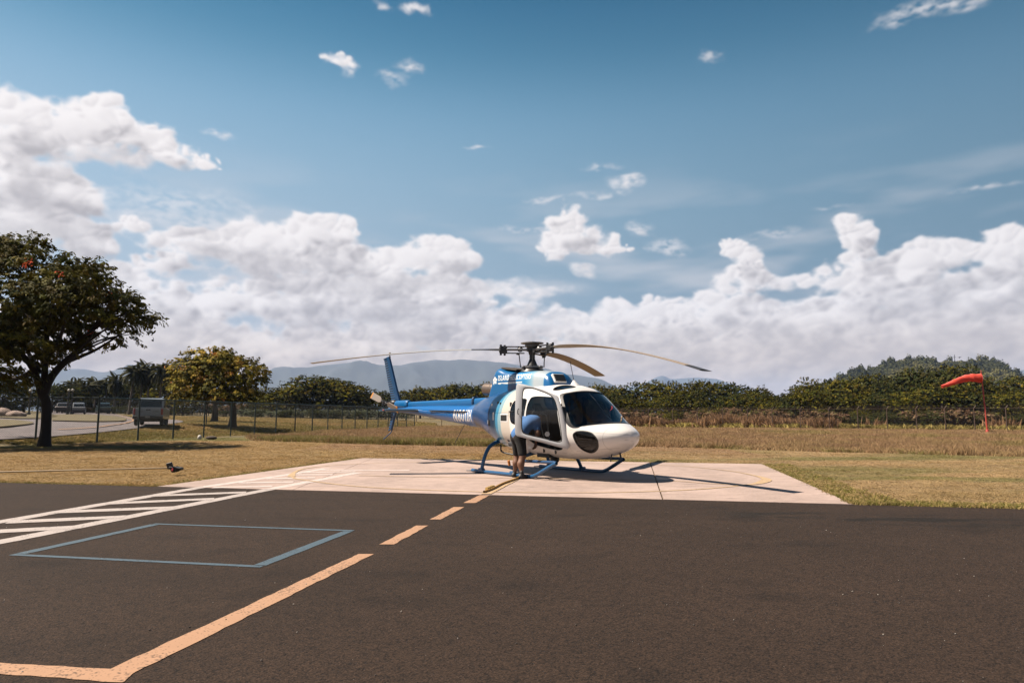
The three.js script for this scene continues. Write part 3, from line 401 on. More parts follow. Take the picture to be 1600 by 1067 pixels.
part('instrument_panel', strip([rbox(0.14, 0.42, 0.6, 0.04, 2.2, 0.98, -0.1), rbox(0.3, 0.05, 0.72, 0.02, 2.26, 1.2, -0.1), box(0.28, 0.36, 0.2, 2.06, 0.68, -0.1)]), blackM, heli);
part('cyclic_stick', tube([[1.62, 0.5, 0.43], [1.6, 0.75, 0.43], [1.5, 0.98, 0.42], [1.5, 1.06, 0.42]], 0.016, 10, 6), darkMetal, heli);
part('collective_lever', tube([[0.95, 0.58, 0.16], [1.3, 0.72, 0.16], [1.42, 0.78, 0.16]], 0.016, 8, 6), steel, heli);
const hangHeadset = (x, y, z) => { const h = new THREE.Group(); h.name = 'headset'; h.position.set(x, y, z); heli.add(h); const kh = M(0.17, 0.14, 0.065, 0.7); part('headband', new THREE.TorusGeometry(0.095, 0.014, 6, 14, Math.PI).rotateY(Math.PI / 2), kh, h); for (const s of [-1, 1]) part('ear_cup', new THREE.SphereGeometry(0.052, 10, 8).scale(0.9, 1.25, 0.65).translate(0, -0.03, s * 0.095), kh, h); part('cord', tube([[0, -0.08, 0.09], [0.01, -0.3, 0.07], [0.03, -0.5, 0.09]], 0.012, 8, 5), M(0.22, 0.2, 0.17, 0.8), h); };
hangHeadset(1.42, 1.66, 0.02); hangHeadset(1.58, 1.73, -0.2);
part('grab_handle', tube([[1.64, 1.5, 0.66], [1.7, 1.44, 0.69], [1.75, 1.2, 0.71], [1.78, 1.0, 0.70], [1.76, 0.95, 0.68]], 0.018, 12, 6), M(0.42, 0.42, 0.41, 0.4), heli);
// ------------------------------------------------------------------ helicopter: open pilot door
{
  const A = 32 * Math.PI / 180, door = new THREE.Group(); door.name = 'pilot_door'; door.position.set(1.9, 0, 0.9); door.rotation.y = A; door.userData.label = 'open white front door with a large window'; heli.add(door);   // along -x to the rear edge
  const outer = [[0.955, 2.086], [0.80, 2.063], [0.376, 1.952], [-0.012, 1.795], [-0.06, 1.66], [-0.109, 1.493], [-0.19, 1.1], [-0.257, 0.693], [-0.24, 0.668], [-0.193, 0.665], [0.35, 0.8], [0.935, 0.938], [0.955, 1.0]].map(([s, y]) => new THREE.Vector3(-s, y, 0));
  const inner = [[0.785, 1.962], [0.73, 1.98], [0.56, 1.972], [0.40, 1.918], [0.246, 1.86], [0.12, 1.785], [0.053, 1.70], [-0.0, 1.55], [-0.04, 1.38], [-0.1, 0.92], [-0.095, 0.83], [-0.04, 0.806], [0.3, 0.878], [0.70, 0.965], [0.775, 1.0], [0.802, 1.07], [0.802, 1.5]].map(([s, y]) => new THREE.Vector3(-s, y, 0));
  const N = 96, lin = (pts) => { const c = new THREE.CurvePath(); pts.forEach((p, i) => c.add(new THREE.LineCurve3(p, pts[(i + 1) % pts.length]))); return c; };
  const o = lin(outer), rawI = new THREE.CatmullRomCurve3(inner, true, 'centripetal').getSpacedPoints(N * 4), cen = new THREE.Vector3(-0.36, 1.38, 0);
  const ang = (p) => Math.atan2(p.y - cen.y, p.x - cen.x), by = (pts) => { const s = pts.map((p) => [ang(p), p]).sort((a, b) => a[0] - b[0]); return Array.from({ length: N }, (_, i) => { const a = -Math.PI + (i + 0.5) / N * 2 * Math.PI; let best = s[0], bd = 9; for (const q of s) { const d = Math.abs(q[0] - a); if (d < bd) { bd = d; best = q; } } return best[1]; }); };
  const O = by(o.getSpacedPoints(N * 8)), I = by(rawI), bulge = (p) => 0.1 * (1 - Math.pow((p.y - 1.2) / 0.85, 2)) - 0.02;
  const ringGeo = (O, I, z, th) => { const pos = [], idx = [], K = 4; for (let i = 0; i < N; i++) for (let k = 0; k <= K; k++) for (const s of [0, 1]) { const p = O[i].clone().lerp(I[i], k / K); const e = (k === 0 || k === K) ? th * 0.22 : 0; pos.push(p.x, p.y, bulge(p) + z + (s ? th / 2 - e : -th / 2 + e)); } const at = (i, k, s) => ((i % N) * (K + 1) + k) * 2 + s; for (let i = 0; i < N; i++) { for (let k = 0; k < K; k++) { idx.push(at(i, k, 1), at(i + 1, k, 1), at(i + 1, k + 1, 1), at(i, k, 1), at(i + 1, k + 1, 1), at(i, k + 1, 1)); idx.push(at(i, k, 0), at(i + 1, k + 1, 0), at(i + 1, k, 0), at(i, k, 0), at(i, k + 1, 0), at(i + 1, k + 1, 0)); } idx.push(at(i, 0, 0), at(i + 1, 0, 0), at(i + 1, 0, 1), at(i, 0, 0), at(i + 1, 0, 1), at(i, 0, 1)); idx.push(at(i, K, 0), at(i + 1, K, 1), at(i + 1, K, 0), at(i, K, 0), at(i, K, 1), at(i + 1, K, 1)); } const g = new THREE.BufferGeometry(); g.setAttribute('position', new THREE.Float32BufferAttribute(pos, 3)); g.setIndex(idx); return toCreasedNormals(g, 0.6); };
  part('door_frame', ringGeo(O, I, 0, 0.045), P(0.46, 0.47, 0.49, 0.35, { clearcoat: 0.6 }), door);  // white paint greyed down: the shade on the open door is in its colour
  part('window_seal', ringGeo(I, I.map((p) => p.clone().lerp(cen, 0.035)), 0, 0.03), blackM, door);
  const gi = I.map((p) => p.clone().lerp(cen, 0.03)); const pos = [], idx = [], K = 5; for (let i = 0; i < N; i++) for (let k = 0; k <= K; k++) { const p = gi[i].clone().lerp(cen, k / K * 0.999); pos.push(p.x, p.y, bulge(p)); } for (let i = 0; i < N; i++) for (let k = 0; k < K; k++) { const a = i * (K + 1) + k, b = ((i + 1) % N) * (K + 1) + k; idx.push(a, b, b + 1, a, b + 1, a + 1); } const g = new THREE.BufferGeometry(); g.setAttribute('position', new THREE.Float32BufferAttribute(pos, 3)); g.setIndex(idx); g.computeVertexNormals();
  part('window', g, P(0.82, 0.84, 0.85, 0.03, { transmission: 1, thickness: 0 }), door);
  part('door_handle', tube([[-0.86, 1.52, 0.11], [-0.87, 1.5, 0.14], [-0.875, 1.42, 0.135], [-0.865, 1.4, 0.11]], 0.012, 8, 6), darkMetal, door);
  part('air_vent', new THREE.CylinderGeometry(0.055, 0.055, 0.02, 16).rotateX(Math.PI / 2).translate(-0.22, 0.98, 0.09), steel, door);
  part('hinge', rbox(0.06, 0.05, 0.05, 0.01, 0.06, 1.6, 0.02), darkMetal, door); part('hinge', rbox(0.06, 0.05, 0.05, 0.01, 0.2, 0.95, 0.02), darkMetal, door);
  part('door_stay', rod([-0.1, 0.72, -0.02], [0.16, 0.66, -0.3], 0.012, 6), blackM, door);
}
// small fittings on the right flank
const flank = (name, x, y, w, h, mat, depth = 0.03, out = 0.004) => { const z = podZ(x, y), z2 = podZ(x + 0.05, y), g = rbox(w, h, depth, Math.min(w, h, depth) * 0.3, 0, 0, 0); g.rotateY(-Math.atan2(z2 - z, 0.05)); g.translate(x, y, z - depth / 2 + out); return part(name, g, mat, heli); };
flank('vent_frame', 0.065, 1.318, 0.3, 0.2, whiteP, 0.04, 0.006); flank('vent', 0.055, 1.32, 0.25, 0.15, blackM, 0.04, 0.010);
flank('fuel_cap', -0.32, 1.66, 0.07, 0.1, blackM); flank('fuel_cap', -0.2, 1.64, 0.04, 0.1, blackM); flank('static_port', -0.58, 1.62, 0.05, 0.09, whiteP); flank('socket', -0.62, 1.2, 0.1, 0.14, blackM); flank('socket_flap', -0.69, 1.22, 0.05, 0.1, whiteP); flank('drain_plate', -0.42, 1.36, 0.06, 0.2, whiteP);
flank('latch', 1.28, 0.62, 0.035, 0.12, blackM, 0.04, 0.02); flank('latch', 1.62, 0.60, 0.035, 0.12, blackM, 0.04, 0.02);
flank('door_pin', 0.3, 1.47, 0.16, 0.018, blackM, 0.03, 0.012); flank('rear_handle', 0.24, 1.62, 0.05, 0.13, darkMetal, 0.03, 0.012);
// ------------------------------------------------------------------ helicopter: engine cowling
const COWL = new Loft([[-1.34, 1.5, 1.74, 0.40, 0.5, 4, 4], [-1.15, 1.5, 2.16, 0.42, 0.5, 4.5, 4], [-0.98, 1.5, 2.54, 0.42, 0.6, 5, 4], [-0.93, 1.5, 2.575, 0.42, 0.6, 5, 4], [-0.6, 1.5, 2.49, 0.42, 0.6, 5, 4], [-0.3, 1.5, 2.455, 0.42, 0.6, 4.5, 4], [0.4, 1.5, 2.45, 0.42, 0.6, 3.6, 4], [0.8, 1.5, 2.42, 0.42, 0.6, 3, 4], [0.98, 1.5, 2.35, 0.41, 0.6, 3, 4], [1.10, 1.5, 2.2, 0.385, 0.6, 3, 4], [1.16, 1.5, 2.03, 0.35, 0.6, 3, 4]]);
part('engine_cowling', liveryUV(COWL.geometry(70, 56), 2.168), livery, heli);
{ const g = COWL.geometry(10, 40, -0.012, 0.9, 1.15); part('cowling_rim', g, blueP, heli); }
part('air_intake', rbox(0.1, 0.2, 0.34, 0.03, 0, 0, 0).rotateZ(0.52).translate(1.075, 2.235, 0.1), blackM, heli);
part('intake_frame', rbox(0.08, 0.24, 0.38, 0.03, 0, 0, 0).rotateZ(0.52).translate(1.068, 2.232, 0.1), whiteP, heli);
{ const grille = new THREE.Group(); grille.name = 'intake_screen'; heli.add(grille); part('screen_frame', box(0.62, 0.03, 0.62).rotateZ(-0.13).translate(-0.56, 2.535, -0.02), M(0.06, 0.048, 0.038, 0.7), grille); for (let k = 0; k < 9; k++) part('slat', box(0.62, 0.012, 0.018).rotateZ(-0.13).translate(-0.56, 2.556, -0.29 + k * 0.067), M(0.09, 0.07, 0.055, 0.6), grille); }
{ const ex = new THREE.LatheGeometry([[0.10, 0], [0.165, 0.02], [0.172, 0.25], [0.168, 0.3], [0.16, 0.31], [0.165, 0.33], [0.168, 0.6], [0.155, 0.6], [0.15, 0.1]].map(([r, y]) => new THREE.Vector2(r, y)), 28).rotateZ(Math.PI / 2 - 0.06).translate(-1.28, 2.04, 0.0); part('exhaust_pipe', ex, M(0.26, 0.2, 0.16, 0.35, { metalness: 0.75 }), heli); }
part('exhaust_bracket', rod([-1.5, 1.9, 0.1], [-1.35, 1.78, 0.2], 0.012, 6), steel, heli);
// ------------------------------------------------------------------ helicopter: tail
const BOOM = new Loft([[-7.3, 1.54, 1.60, 0.03, 0.5, 2, 2], [-7.1, 1.50, 1.64, 0.08, 0.5, 2, 2], [-6.2, 1.46, 1.665, 0.12, 0.5, 2, 2], [-5.0, 1.36, 1.675, 0.175, 0.5, 2.1, 2], [-3.7, 1.22, 1.68, 0.245, 0.5, 2.1, 2], [-2.4, 1.09, 1.67, 0.30, 0.5, 2.1, 2], [-1.8, 1.03, 1.7, 0.34, 0.5, 2.1, 2]]);
part('tail_boom', liveryUV(BOOM.geometry(60, 36)), livery, heli);
{ const SH = new Loft([[-5.95, 1.62, 1.80, 0.075, 0.5, 3.4, 3.4], [-2.3, 1.62, 1.845, 0.09, 0.5, 3.4, 3.4], [-1.2, 1.62, 1.86, 0.10, 0.5, 3.4, 3.4]]); part('shaft_cover', SH.geometry(30, 24), blueP, heli); part('cover_clamp', new Loft([[-2.42, 1.6, 1.885, 0.115, 0.5, 3, 3], [-2.34, 1.6, 1.885, 0.115, 0.5, 3, 3]]).geometry(2, 24), deepP, heli); part('gearbox_fairing', new Loft([[-6.75, 1.66, 1.70, 0.05, 0.5, 2, 2], [-6.6, 1.6, 1.86, 0.13, 0.5, 2.4, 2.4], [-6.0, 1.58, 1.86, 0.13, 0.5, 2.6, 2.6], [-5.86, 1.6, 1.84, 0.1, 0.5, 2.4, 2.4]]).geometry(20, 24), blueP, heli); part('tail_gearbox', strip([new THREE.SphereGeometry(0.13, 14, 10).scale(1.4, 0.8, 0.9).translate(-6.85, 1.78, 0.02), rod([-6.88, 1.8, 0], [-6.88, 1.8, 0.34], 0.035, 8)]), darkMetal, heli); }
part('strake', rbox(2.5, 0.024, 0.06, 0.008, 0, 0, 0).rotateZ(-0.02).rotateY(-0.043).translate(-3.1, 1.5, 0.28), blackM, heli);
{ const foil = (s) => new THREE.ExtrudeGeometry(new THREE.Shape([[0.24, 0], [0.2, 0.03], [0.08, 0.042], [-0.1, 0.03], [-0.26, 0.004], [-0.26, -0.004], [-0.1, -0.03], [0.08, -0.04], [0.2, -0.028]].map((p) => new THREE.Vector2(...p))), { depth: 1.12, bevelEnabled: false }).translate(0, 0, 0).scale(1, 1, s).translate(-5.3, 1.535, s * 0.14); for (const s of [1, -1]) part('stabilizer', foil(s), M(0.02, 0.05, 0.09, 0.4), heli); for (const s of [1, -1]) part('position_light', rbox(0.1, 0.035, 0.03, 0.012, -5.2, 1.535, s * 1.275), M(0.3, 0.06, 0.05, 0.3), heli); }
{
  const fin = (name, q, slats, k0, k1) => {                           // q: leading top, leading bottom, trailing bottom, trailing top in (x, y)
    const G = new THREE.Group(); G.name = name; heli.add(G); const L = (a, b, t) => [lerp(a[0], b[0], t), lerp(a[1], b[1], t)], mT = L(q[0], q[3], 0.34), mB = L(q[1], q[2], 0.4);
    const sh = new THREE.Shape([q[0], q[1], mB, mT].map((p) => new THREE.Vector2(...p))); part('leading_panel', new THREE.ExtrudeGeometry(sh, { depth: 0.05, bevelEnabled: true, bevelSize: 0.012, bevelThickness: 0.015, bevelSegments: 2 }).translate(0, 0, -0.025), deepP, G);
    const s2 = new THREE.Shape([mT, mB, q[2], q[3]].map((p) => new THREE.Vector2(...p))); part('trailing_panel', new THREE.ExtrudeGeometry(s2, { depth: 0.022, bevelEnabled: false }).translate(0, 0, -0.011), M(0.006, 0.012, 0.022, 0.7), G);
    for (let k = 0; k < slats; k++) { const t = (k + 0.5) / slats, a = L(mT, mB, t), b = L(q[3], q[2], t); part('rib', rod([a[0] - 0.01, a[1], 0], [b[0] + 0.005, b[1], 0], 0.019, 6), blueP, G); }
    return G;
  };
  fin('upper_fin', [[-7.22, 3.28], [-6.5, 1.86], [-7.02, 1.86], [-7.56, 3.22]], 18);
  fin('lower_fin', [[-6.72, 1.5], [-6.98, 0.94], [-7.18, 0.86], [-6.98, 1.5]], 7);
  part('fin_cap', rbox(0.4, 0.04, 0.07, 0.015, 0, 0, 0).rotateZ(0.17).translate(-7.38, 3.27, 0), deepP, heli); part('beacon', strip([rod([-7.2, 3.26, 0], [-7.2, 3.4, 0], 0.018, 8), new THREE.SphereGeometry(0.035, 8, 6).translate(-7.2, 3.42, 0)]), M(0.2, 0.16, 0.13, 0.5), heli);
  part('tail_guard', tube([[-6.95, 0.92, 0], [-7.05, 0.82, 0], [-7.18, 0.76, 0], [-7.42, 0.64, 0], [-7.5, 0.62, 0]], 0.02, 14, 8), deepP, heli);
}
{ // tail rotor on the right of the fin
  const tr = new THREE.Group(); tr.name = 'tail_rotor'; tr.position.set(-6.88, 1.8, 0.34); tr.rotation.z = -0.28; heli.add(tr);
  part('hub', strip([new THREE.CylinderGeometry(0.06, 0.06, 0.12, 12).rotateX(Math.PI / 2), rbox(0.42, 0.07, 0.05, 0.02)]), darkMetal, tr);
  for (const s of [1, -1]) { const b = new THREE.Group(); b.name = 'blade'; b.rotation.x = s * 0.35; tr.add(b); const pts = [[0.2, -0.05], [0.32, -0.09], [0.82, -0.1], [0.82, 0.1], [0.36, 0.1], [0.24, 0.05]]; const mk = (l, m, n) => part(n, new THREE.ExtrudeGeometry(new THREE.Shape(l.map(([x, y]) => new THREE.Vector2(s * x, y))), { depth: 0.018, bevelEnabled: true, bevelSize: 0.004, bevelThickness: 0.004, bevelSegments: 1 }).translate(0, 0, -0.009), m, b); mk(pts, M(0.17, 0.14, 0.12, 0.6), 'blade_skin'); mk([[0.825, -0.1], [0.9, -0.1], [0.9, 0.1], [0.825, 0.1]], M(0.42, 0.17, 0.02, 0.5), 'orange_tip'); }
}
part('boom_antenna', rod([-2.75, 1.12, 0.1], [-3.12, 0.62, 0.16], 0.009, 6), blackM, heli);
// ------------------------------------------------------------------ helicopter: main rotor
{
  const R0 = 2.98, rotor = new THREE.Group(); rotor.name = 'main_rotor'; heli.add(rotor);
  part('mast', strip([rod([0, 2.4, 0], [0, 2.97, 0], 0.07, 14), new THREE.CylinderGeometry(0.07, 0.175, 0.26, 18).translate(0, 2.63, 0), new THREE.CylinderGeometry(0.27, 0.31, 0.07, 20).translate(0, 2.475, 0)]), darkMetal, rotor);
  part('swashplate', strip([new THREE.CylinderGeometry(0.27, 0.27, 0.05, 24).translate(0, 2.565, 0), rbox(0.66, 0.04, 0.08, 0.02, 0, 2.56, 0), rbox(0.08, 0.04, 0.66, 0.02, 0, 2.56, 0)]), steel, rotor);
  part('cap_disc', strip([new THREE.CylinderGeometry(0.285, 0.285, 0.022, 32).translate(0, 3.155, 0), new THREE.CylinderGeometry(0.17, 0.19, 0.08, 24).translate(0, 3.105, 0), new THREE.CylinderGeometry(0.05, 0.07, 0.03, 12).translate(0, 3.18, 0)]), M(0.2, 0.185, 0.17, 0.45, { metalness: 0.4 }), rotor);
  part('hub_plate', strip([new THREE.CylinderGeometry(0.14, 0.14, 0.09, 20).translate(0, 3.0, 0), new THREE.CylinderGeometry(0.1, 0.08, 0.08, 18).translate(0, 2.91, 0)]), darkMetal, rotor);
  const grey = P(0.34, 0.325, 0.3, 0.4, { clearcoat: 0.2 }), under = M(0.2, 0.145, 0.095, 0.6), dark = M(0.03, 0.03, 0.032, 0.5);
  for (const [deg, tipY, body] of [[124.4, 2.60, 0], [4.4, 2.16, 1], [-115.6, 2.60, 1]]) {
    const a = deg * Math.PI / 180, b = new THREE.Group(); b.name = 'blade'; b.rotation.y = -a; rotor.add(b);      // blade runs along its own +x
    part('star_arm', strip([rbox(0.62, 0.045, 0.16, 0.02, 0.33, R0 + 0.01, 0), new THREE.SphereGeometry(0.075, 10, 8).scale(1, 0.9, 1).translate(0.3, R0 + 0.02, 0)]), steel, b);
    part('sleeve', strip([rbox(0.62, 0.022, 0.1, 0.01, 0.5, R0 + 0.085, 0), rbox(0.62, 0.022, 0.1, 0.01, 0.5, R0 - 0.075, 0), rbox(0.2, 0.17, 0.13, 0.04, 0.72, R0 + 0.005, 0), new THREE.CylinderGeometry(0.028, 0.028, 0.26, 8).translate(0.68, R0, 0.05), new THREE.CylinderGeometry(0.028, 0.028, 0.26, 8).translate(0.78, R0, -0.04)]), darkMetal, b);
    part('pitch_link', strip([rod([0.27, 2.57, 0.2], [0.31, R0 - 0.08, 0.2], 0.014, 6), rbox(0.08, 0.05, 0.14, 0.015, 0.34, R0 - 0.075, 0.15)]), darkMetal, b);
    // aerofoil swept along the drooping span; the leading edge is on +z (the rotor turns clockwise seen from above)
    const sec = [[0.5, 0], [0.44, 0.026], [0.3, 0.048], [0.1, 0.055], [-0.2, 0.036], [-0.5, 0.003], [-0.5, -0.003], [-0.2, -0.022], [0.1, -0.035], [0.3, -0.034], [0.44, -0.02]];
    const span = (r0, r1, n) => { const pos = [], idx = [], m = sec.length; for (let i = 0; i <= n; i++) { const r = lerp(r0, r1, i / n), t = (r - 0.8) / 4.545, y = R0 + 0.03 * Math.sin(Math.min(1, t * 3)) + (tipY - R0) * Math.pow(Math.max(0, t), 1.75), tw = 0.16 - 0.13 * t, root = sstep(0.78, 1.35, r), ch = lerp(0.14, 0.35, root), thick = lerp(0.62, 0.35, root); for (const [cz, cy] of sec) { const z = cz * ch, yy = cy * thick; pos.push(r, y + yy * Math.cos(tw) + z * Math.sin(tw), z * Math.cos(tw) - yy * Math.sin(tw)); } } for (let i = 0; i < n; i++) for (let j = 0; j < m; j++) { const p = i * m + j, q = i * m + (j + 1) % m; idx.push(p, q, p + m, q, q + m, p + m); } for (const [i, f] of [[0, 0], [n, 1]]) for (let j = 1; j < m - 1; j++) f ? idx.push(i * m, i * m + j, i * m + j + 1) : idx.push(i * m, i * m + j + 1, i * m + j); const g = new THREE.BufferGeometry(); g.setAttribute('position', new THREE.Float32BufferAttribute(pos, 3)); g.setIndex(idx); return toCreasedNormals(g, 0.7); };
    part('blade_root', span(0.8, body ? 0.95 : 1.5, 8), dark, b); part('blade_skin', span(body ? 0.955 : 1.505, 5.0, 26), body ? M(0.27, 0.215, 0.16, 0.5) : grey, b); part('tip_cap', span(5.005, 5.345, 4), deg < 10 && deg > 0 ? dark : body ? M(0.27, 0.215, 0.16, 0.5) : grey, b);
  }
}
// ------------------------------------------------------------------ helicopter: skids
for (const s of [1, -1]) {
  const z = s * 1.1, gear = new THREE.Group(); gear.name = 'landing_skid'; heli.add(gear);
  part('skid_tube', strip([tube([[-0.98, 0.055, z], [-0.6, 0.05, z], [0.4, 0.05, z], [1.15, 0.05, z], [1.38, 0.085, z], [1.7, 0.235, z * 0.985], [1.95, 0.36, z * 0.96], [2.0, 0.375, z * 0.957]], 0.042, 40, 10)]), gearShadeBlue, gear);
  part('step_bar', tube([[2.0, 0.375, z * 0.957], [1.9, 0.385, z * 0.955], [1.3, 0.375, z * 0.95], [0.6, 0.36, z * 0.94]], 0.036, 16, 10), s > 0 ? deepP : gearShadeBlue, gear);  // near-side bar takes a deeper blue: its shadow is painted in
  part('front_leg', tube([[0.6, 0.52, s * 0.35], [0.6, 0.5, s * 0.55], [0.6, 0.4, s * 0.86], [0.6, 0.1, s * 1.07], [0.6, 0.05, z]], 0.044, 16, 10), gearShadeBlue, gear);
  part('rear_leg', tube([[-0.6, 0.72, s * 0.15], [-0.6, 0.75, s * 0.42], [-0.6, 0.725, s * 0.66], [-0.6, 0.6, s * 0.88], [-0.6, 0.35, s * 1.02], [-0.6, 0.05, z]], 0.045, 22, 10), gearShadeBlue, gear);
  for (const x of [-0.6, 0.6]) part('clamp', rbox(0.17, 0.11, 0.11, 0.03, x, 0.075, z), gearShadeBlue, gear);
  part('rear_spring', rod([-0.96, 0.05, z], [-1.22, 0.03, z], 0.02, 6, 0.012), steel, gear);
  if (s > 0) for (const x of [0.5, 0.72]) part('orange_pin', rod([x, 0.25, z + 0.02], [x, 0.36, z + 0.05], 0.03, 8), M(0.5, 0.17, 0.02, 0.6), gear);
}
part('landing_light', strip([new THREE.SphereGeometry(0.11, 16, 12).scale(1, 0.9, 1).translate(0.82, 0.36, 0.02), rod([0.82, 0.44, 0.02], [0.82, 0.5, 0.02], 0.05, 8)]), darkMetal, heli);
part('belly_hose', tube([[-0.55, 0.66, 0.55], [-0.3, 0.52, 0.72], [0.0, 0.47, 0.7], [0.3, 0.44, 0.6]], 0.02, 14, 6), blackM, heli);
part('nose_probe', rod([2.7, 0.58, 0.1], [2.66, 0.4, 0.1], 0.012, 6), blackM, heli); part('nose_probe', rod([2.76, 0.6, -0.08], [2.79, 0.47, -0.08], 0.02, 6), blackM, heli);
part('roof_antenna', strip([rod([1.36, 2.06, -0.12], [1.34, 2.19, -0.12], 0.12, 8, 0.018)]), whiteP, heli); part('whip_antenna', rod([1.34, 2.18, -0.12], [1.22, 2.64, -0.12], 0.008, 5), blackM, heli);
part('air_probe', strip([rod([2.62, 1.23, -0.3], [2.63, 1.34, -0.31], 0.014, 6), new THREE.SphereGeometry(0.022, 8, 6).translate(2.63, 1.34, -0.31)]), M(0.4, 0.28, 0.18, 0.5), heli);
part('yaw_string', tube([[2.36, 1.475, -0.22], [2.3, 1.53, -0.36], [2.24, 1.585, -0.42]], 0.006, 5, 5), M(0.45, 0.02, 0.03, 0.8), heli);
// ------------------------------------------------------------------ person leaning into the cabin
function fieldMesh(bones, cell, pad = 0.06, k = 26) {                 // bones: [[a],[b],ra,rb]; tapered capsules joined by a smooth minimum
  const lo = [9, 9, 9], hi = [-9, -9, -9]; for (const [a, b, ra, rb] of bones) for (let i = 0; i < 3; i++) { lo[i] = Math.min(lo[i], a[i] - ra, b[i] - rb); hi[i] = Math.max(hi[i], a[i] + ra, b[i] + rb); }
  const c = lo.map((v, i) => (v + hi[i]) / 2), half = Math.max(...lo.map((v, i) => hi[i] - v)) / 2 + pad, n = Math.min(150, Math.ceil(half * 2 / cell)), mc = new MarchingCubes(n, new THREE.MeshBasicMaterial(), false, false, 120000);
  const dist = (p, [a, b, ra, rb]) => { const bx = b[0] - a[0], by = b[1] - a[1], bz = b[2] - a[2], px = p[0] - a[0], py = p[1] - a[1], pz = p[2] - a[2], t = clamp((px * bx + py * by + pz * bz) / (bx * bx + by * by + bz * bz), 0, 1); return Math.hypot(px - bx * t, py - by * t, pz - bz * t) - lerp(ra, rb, t); };
  for (let z = 0; z < n; z++) for (let y = 0; y < n; y++) for (let x = 0; x < n; x++) { const p = [x, y, z].map((v, i) => c[i] + (v - n / 2) / (n / 2) * half); let s = 0; for (const b of bones) { const d = dist(p, b); if (d < 0.2) s += Math.exp(-k * d); } mc.field[x + y * n + z * n * n] = s > 0 ? Math.log(s) / k : -0.25; }
  mc.isolation = 0; mc.update(); const m = mc.count, g = new THREE.BufferGeometry(), pos = new Float32Array(m * 3); for (let i = 0; i < m * 3; i++) pos[i] = mc.positionArray[i] * half + c[i % 3];
  g.setAttribute('position', new THREE.BufferAttribute(pos, 3)); const w = mergeVertices(g, 1e-4); w.computeVertexNormals(); return w;
}
{
  // own axes: +x the way he faces (into the cabin), y up, z to his right
  const man = thing('person', 'man in a blue shirt and black shorts bending into the open helicopter door', 'person', [0.17, 0.005, -15.4], Math.atan2(0.66, 0.75));
  const skin = M(0.15, 0.067, 0.035, 0.6), shirt = M(0.05, 0.15, 0.36, 0.9), shorts = M(0.009, 0.009, 0.010, 1), hairM = M(0.012, 0.009, 0.007, 0.8), shoe = M(0.016, 0.015, 0.015, 0.6);
  const J = { hipL: [-0.02, 0.88, -0.09], hipR: [-0.06, 0.88, 0.09], kneeL: [0.06, 0.49, -0.14], kneeR: [-0.05, 0.49, 0.16], ankL: [0.02, 0.09, -0.19], ankR: [-0.14, 0.09, 0.22], pelvis: [-0.04, 0.93, 0], waist: [0.08, 1.06, 0], chest: [0.29, 1.24, 0], neck: [0.44, 1.33, 0], head: [0.56, 1.36, 0.0], shL: [0.36, 1.27, -0.19], shR: [0.36, 1.27, 0.19], elL: [0.5, 1.0, -0.24], elR: [0.32, 0.99, 0.25], wrL: [0.66, 0.82, -0.2], wrR: [0.30, 0.76, 0.21] };
  const legs = []; for (const s of ['L', 'R']) { legs.push([J['hip' + s], J['knee' + s], 0.088, 0.054], [J['knee' + s], [J['knee' + s][0] * 0.6 + J['ank' + s][0] * 0.4 - 0.025, 0.32, J['knee' + s][2]], 0.052, 0.056], [[J['knee' + s][0] * 0.6 + J['ank' + s][0] * 0.4 - 0.025, 0.32, J['knee' + s][2]], J['ank' + s], 0.056, 0.036]); }
  const arms = []; for (const s of ['L', 'R']) arms.push([J['sh' + s], J['el' + s], 0.052, 0.040], [J['el' + s], J['wr' + s], 0.042, 0.027]);
  const torso = [[[-0.04, 0.93, -0.06], [-0.04, 0.93, 0.06], 0.125, 0.125], [J.pelvis, J.waist, 0.13, 0.12], [[0.08, 1.06, -0.05], [0.27, 1.23, -0.08], 0.1, 0.12], [[0.08, 1.06, 0.05], [0.27, 1.23, 0.08], 0.1, 0.12], [[0.33, 1.27, -0.15], [0.33, 1.27, 0.15], 0.085, 0.085]];
  const headB = [[J.chest, J.neck, 0.07, 0.055], [J.neck, [0.5, 1.345, 0], 0.055, 0.06], [[0.53, 1.385, 0], [0.575, 1.345, 0], 0.098, 0.09], [[0.6, 1.31, 0], [0.625, 1.28, 0], 0.06, 0.045], [[0.66, 1.33, 0], [0.675, 1.315, 0], 0.016, 0.014], [[0.56, 1.35, -0.09], [0.55, 1.37, -0.1], 0.02, 0.018], [[0.56, 1.35, 0.09], [0.55, 1.37, 0.1], 0.02, 0.018]];
  const hand = (w, dir, side) => { const b = [], d = new THREE.Vector3(...dir).normalize(), a = new THREE.Vector3(0, 0, side), u = d.clone().cross(a).normalize(), W = new THREE.Vector3(...w), q = (x, y, z) => W.clone().addScaledVector(d, x).addScaledVector(a, y).addScaledVector(u, z).toArray(); b.push([q(0, 0, 0), q(0.07, 0, 0), 0.026, 0.024], [q(0.03, 0.018, 0), q(0.085, 0.028, 0), 0.016, 0.014], [q(0.03, -0.018, 0), q(0.085, -0.028, 0), 0.016, 0.014]); [[-0.03, 0.062], [-0.01, 0.078], [0.011, 0.072], [0.031, 0.055]].forEach(([y, l]) => b.push([q(0.085, y, 0), q(0.085 + l * 0.5, y * 1.15, 0.012), 0.0098, 0.009], [q(0.085 + l * 0.5, y * 1.15, 0.012), q(0.085 + l * 0.85, y * 1.15, 0.04), 0.009, 0.008])); b.push([q(0.02, 0.024, 0.006), q(0.06, 0.055, 0.02), 0.013, 0.011], [q(0.06, 0.055, 0.02), q(0.085, 0.06, 0.04), 0.011, 0.009]); return b; };
